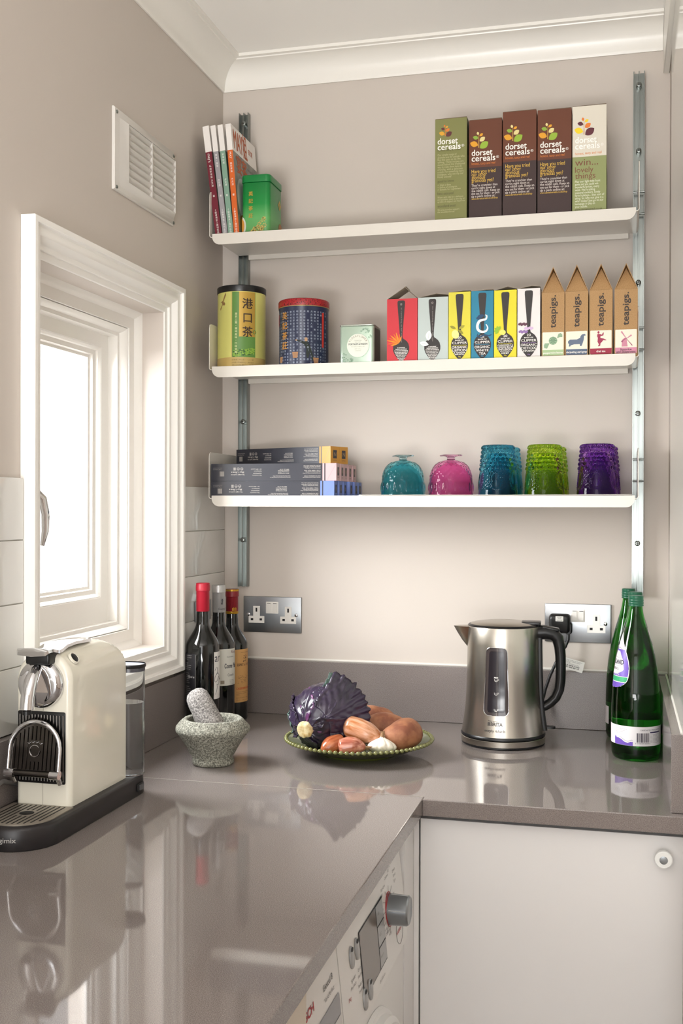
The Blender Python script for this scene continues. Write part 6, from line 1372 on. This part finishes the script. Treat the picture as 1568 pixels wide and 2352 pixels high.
TX, TY = 0.0985, -0.7905
tk = lambda z, i: [(x, y, z) for x, y in rrect(0.0480 + i, 0.1495 - i, -0.8060 + i, -0.7560 - i, 0.0235 - i, 8)]
b = MB(); b.loft([tk(0.0345, 0), tk(0.2180, 0)], M_clear, cap1=False); b.loft([list(reversed(r)) for r in (tk(0.2180, 0.0018), tk(0.0365, 0.0018))][::-1] if False else [tk(0.2180, 0.0018), tk(0.0365, 0.0018)], M_clear, cap0=False)
b.build('water_tank', t)
b = MB(); b.loft([tk(0.0372, 0.0022), tk(0.1580, 0.0022)], M_wat); b.build('tank_water', t)
b = MB(); b.loft([tk(0.2120, -0.0004), tk(0.2180, -0.0004)], mat('tank_band', '#4a4a50', 0.2), cap0=False, cap1=False); b.loft([tk(0.2182, -0.0012), tk(0.2195, -0.0020), tk(0.2235, -0.0020), tk(0.2245, -0.0010)], M_black, cap1=False); b.loft([tk(0.2225, -0.0008), tk(0.2228, 0.002)], mat('tank_lid_top', '#b9bcc4', 0.15)); b.build('tank_lid', t)
b = MB(); b.tube([(0.060, -0.762, 0.012), (0.040, -0.742, 0.012), (0.030, -0.760, 0.010), (0.0265, -0.83, 0.006), (0.0258, -0.90, 0.020), (0.0262, -0.96, 0.052), (0.0260, -1.02, 0.072), (0.0262, -1.10, 0.062), (0.030, -1.20, 0.01), (0.034, -1.28, 0.0042)], 0.0036, mat('cable_grey', '#6d6a68', 0.4), 10); b.build('power_cable', t)

# ---------------------------------------------------------------- base units
M_door = mat('cabinet_white', '#dfdedd', 0.35); M_carc = mat('carcass_grey', '#8d8f95', 0.5)
t = thing('base_cabinet', 'white base cabinet with flat door and round knob under the back worktop', 'cabinet', (0.83, -0.33, FL))
b = MB(); b.box(0.6215, 1.0444, -0.640, -0.03, FL + 0.10, T - 0.0006, M_carc); b.box(0.6215, 1.0444, -0.60, -0.05, FL, FL + 0.10, M_carc); b.box(0.5998, 0.6085, -0.660, -0.03, FL, T - 0.0006, M_door); b.box(0.5830, 0.5995, -0.7440, -0.640, FL, T - 0.0006, M_door); b.build('carcass', t, smooth=0)
d = MB(); d.box(0.6112, 1.0442, -0.6600, -0.6405, FL + 0.11, -0.0405, M_door); do = d.build('door', t, smooth=0, bevel=0.001)
d = MB(); Mk = lambda x, y, z: Vector((1.0125 + x, -0.6602 - z, -0.0725 + y))
d.lathe([(0.006, 0.0), (0.0055, 0.013)], M_alu, Mk, 20); d.lathe([(0.0, 0.013), (0.0125, 0.013), (0.0142, 0.0145), (0.0146, 0.019), (0.0140, 0.0245), (0.0125, 0.0258), (0, 0.0260)], mat('knob_acrylic', '#e6e8e6', 0.12), Mk, 40); d.lathe([(0.0066, 0.0261), (0.006, 0.0263), (0, 0.0263)], mat('knob_core', '#8e9294', 0.3, 0.6), Mk, 28)
d.build('knob', do)
t = thing('base_cabinet', 'white end cabinet left of the washing machine under the worktop', 'cabinet', (0.3, -2.0, FL))
b = MB(); b.box(0.03, 0.580, -2.70, -1.352, FL, T - 0.0006, M_carc); b.build('carcass', t, smooth=0); b = MB(); b.box(0.5805, 0.6065, -2.70, -1.3475, FL + 0.1, -0.0400, mat('cabinet_cream', '#cfc6b6', 0.4)); b.build('door', t, smooth=0, bevel=0.001)

# ---------------------------------------------------------------- washing machine
M_ena = mat('appliance_white', '#d9d8d5', 0.3); M_btn = mat('button_grey', '#9a9b9b', 0.3); M_lcd = mat('display_glass', '#6e665f', 0.12); M_red = mat('print_red', '#a8242c', 0.5); M_gy = mat('print_machine', '#6f6d6c', 0.5)
t = thing('washing_machine', 'white front-loading washing machine under the left worktop', 'washing machine', (0.31, -1.045, FL + 0.005))
WA, WB_ = -1.3450, -0.7460
b = MB(); b.box(0.04, 0.5830, WA, WB_, FL + 0.005, -0.0420, M_ena); b.box(0.5830, 0.5990, WA, WB_, FL + 0.02, -0.2180, M_ena); b.build('housing', t, smooth=0, bevel=0.004, seg=3)
def PX_(z): return 0.5860 + 0.0195 * min(1, (-0.0440 - z) / 0.165) ** 0.75 if z < -0.0440 else 0.5860     # leaning control panel
sec = [(PX_(z), z) for z in [-0.0440 - 0.170 * k / 12 for k in range(13)]]
b = MB(); S_ = [(0.5832, -0.2140)] + [(0.5832, -0.0440)] + sec
b.loft([[(x, WA, z) for x, z in S_], [(x, WA + 0.185, z) for x, z in S_]][::-1], M_ena); b.build('drawer_front', t, smooth=40)
b = MB(); b.loft([[(x, WA + 0.1865, z) for x, z in S_], [(x, WB_ - 0.001, z) for x, z in S_]][::-1], M_ena); b.build('control_panel', t, smooth=40)
def Pm(x, y, z=0.0): return Vector((PX_(y) + z + 0.0003, x, y))    # panel print: x is world y, y is height
b = MB(); b.text('BOSCH', Pm, M_red, -1.3375, -0.1010, h=0.0150, w=0.0610, z=0.0004, bold=0.0008); b.text('Exxcel 8', Pm, M_gy, -1.2320, -0.0985, h=0.0110, w=0.042, z=0.0004, bold=0.0003); b.text('VarioPerfect', Pm, M_gy, -1.2320, -0.1120, h=0.0080, w=0.044, z=0.0004)
b.patch(WA + 0.002, WB_ - 0.004, -0.0600, -0.0595, Pm, mat('panel_line', '#9a9894', 0.5), 2, 1, 0.0004)
for s, x, y, w_ in (('Speed', -1.108, -0.1395, 0.022), ('Perfect', -1.110, -0.1485, 0.026), ('Eco', -1.070, -0.1395, 0.014), ('Perfect', -1.072, -0.1485, 0.026), ('Reduced', -1.075, -0.1600, 0.026), ('Ironing', -1.073, -0.1680, 0.022), ('Aqua', -1.040, -0.1600, 0.018), ('Plus', -1.038, -0.1680, 0.013), ('Super Quick 15', -0.930, -0.1330, 0.040), ('Mixed Load', -0.930, -0.1250, 0.032), ('Duvet', -0.915, -0.1170, 0.020), ('Sportswear', -0.930, -0.1410, 0.034), ('Shirts', -0.905, -0.1490, 0.020), ('Delicates', -0.895, -0.1570, 0.028), ('Wool', -0.875, -0.1650, 0.018), ('Easy-Care', -0.900, -0.0890, 0.028), ('Cottons', -0.870, -0.0810, 0.026), ('30', -0.900, -0.0970, 0.008), ('40', -0.915, -0.1050, 0.008), ('60', -0.845, -0.0770, 0.008), ('90', -0.835, -0.0730, 0.008), ('Drain', -0.815, -0.0870, 0.020), ('Rinse', -0.812, -0.0950, 0.018), ('Spin', -0.812, -0.1030, 0.014), ('EcoSilence', -0.955, -0.2030, 0.034)): b.text(s, Pm, M_gy, x, y, h=0.0065, w=w_, z=0.0004)
for k, a in enumerate(range(20, 350, 30)):
    b.tube([(-0.859 + 0.026 * math.cos(math.radians(a)), -0.128 + 0.026 * math.sin(math.radians(a)), 0.0004), (-0.859 + 0.046 * math.cos(math.radians(a)), -0.128 + 0.034 * math.sin(math.radians(a)), 0.0004)], 0.00025, M_gy, 4, M=Pm)
b.tube([(-0.859 + 0.0240 * math.cos(2 * PI * k / 40), -0.128 + 0.0255 * math.sin(2 * PI * k / 40), 0.0006) for k in range(41)], 0.0006, M_red, 5, cap=False, M=Pm)
for k in range(7): b.text('8 kg', Pm, M_red, -1.128, -0.157, h=0.008, z=0.0004) if k == 0 else None
b.tube([(-0.803 + 0.024 * math.cos(2 * PI * k / 40), -0.2340 * 0 - 0.1800 + 0.021 * math.sin(2 * PI * k / 40), 0.0005) for k in range(41)], 0.0004, M_gy, 5, cap=False, M=Pm)
b.text('WARRANTY', Pm, M_red, -0.826, -0.1825, h=0.0075, w=0.042, z=0.0005, bold=0.0003); b.text('2 YEAR', Pm, M_gy, -0.817, -0.1715, h=0.006, z=0.0005)
b.build('panel_print', t, smooth=60)
q = MB(); q.patch(-1.0500, -0.9000, -0.1870, -0.0935, Pm, M_dark, 4, 8, 0.0006); q.patch(-1.0480, -0.9480, -0.1855, -0.0950, Pm, M_lcd, 4, 8, 0.0009)
for k in range(3): q.patch(-0.9450, -0.9020, -0.1850 + 0.0305 * k, -0.1568 + 0.0305 * k, Pm, M_btn, 2, 4, 0.0010)
q.text('1400', Pm, M_gy, -0.938, -0.1110, h=0.006, z=0.0013); q.text('40°C', Pm, M_gy, -0.938, -0.1415, h=0.006, z=0.0013); q.text('Ready in', Pm, M_gy, -0.941, -0.1720, h=0.0055, z=0.0013); q.build('display', t, smooth=60)
for x, y in ((-1.0968, -0.1090), (-1.0665, -0.1090), (-1.0480, -0.1855), (-1.0165, -0.1850)):
    q = MB(); q.loft([[(x + (0.0095 - i) * math.cos(2 * PI * k / 20), y + (0.0150 - i) * math.sin(2 * PI * k / 20), z) for k in range(20)] for z, i in ((0.0002, 0), (0.0022, 0.0003), (0.0032, 0.002))], M_btn, Pm)
    q.poly(ellipse(x - 0.001, y + 0.0110, 0.0058, 0.0030, 14), Pm, M_dark, 0.0034); q.build('option_button', t)
q = MB(); Mk = lambda x, y, z: Vector((PX_(-0.128) + z, -0.859 + x, -0.128 + y))
q.lathe([(0.0232, -0.004), (0.0235, 0.004), (0.0226, 0.0305), (0.0205, 0.0330), (0.0195, 0.0325), (0, 0.0322)], mat('dial_grey', '#84878a', 0.28, 0.5), Mk, 56); q.lathe([(0.0238, 0.0), (0.0240, 0.0005), (0.0238, 0.0010)], M_red, Mk, 56)
for a in (0.4, 1.6, 2.9, 4.2, 5.3): q.tube([(0.0236 * math.cos(a), 0.0236 * math.sin(a), 0.004), (0.0228 * math.cos(a), 0.0228 * math.sin(a), 0.0305)], 0.0006, mat('dial_line', '#b9bbbc', 0.3), 5, M=Mk)
q.build('programme_dial', t)
q = MB(); q.loft([[(x, y, z) for x, y in rrect(-1.2620, -1.1700, -0.2020, -0.1230, 0.004)] for z in (0.0003, 0.0010)], mat('drawer_recess', '#8e8f92', 0.35), Pm); q.patch(-1.2500, -1.1700, -0.2010, -0.1500, Pm, mat('drawer_grip', '#c4c3c1', 0.35), 2, 4, 0.0014); q.build('drawer_handle', t, smooth=60)
q = MB(); Mdr = lambda x, y, z: Vector((0.5995 + z, -1.0000 + x, -0.4450 + y))
q.lathe([(0.150, 0.004), (0.175, 0.006), (0.196, 0.008), (0.207, 0.006), (0.2095, 0.0)], M_ena, Mdr, 96); q.lathe([(0.155, 0.005), (0.160, 0.012), (0.172, 0.020), (0.190, 0.022), (0.198, 0.017), (0.2005, 0.006)], M_ena, Mdr, 96); q.lathe([(0, 0.012), (0.08, 0.010), (0.155, 0.006)], mat('porthole_glass', '#3c3d40', 0.05), Mdr, 64); q.build('door_ring', t)
q = MB(); q.patch(-1.1605, -1.1598, -0.2138, -0.0445, Pm, mat('panel_gap', '#77756f', 0.6), 1, 12, 0.0004); q.build('panel_seam', t, smooth=60)
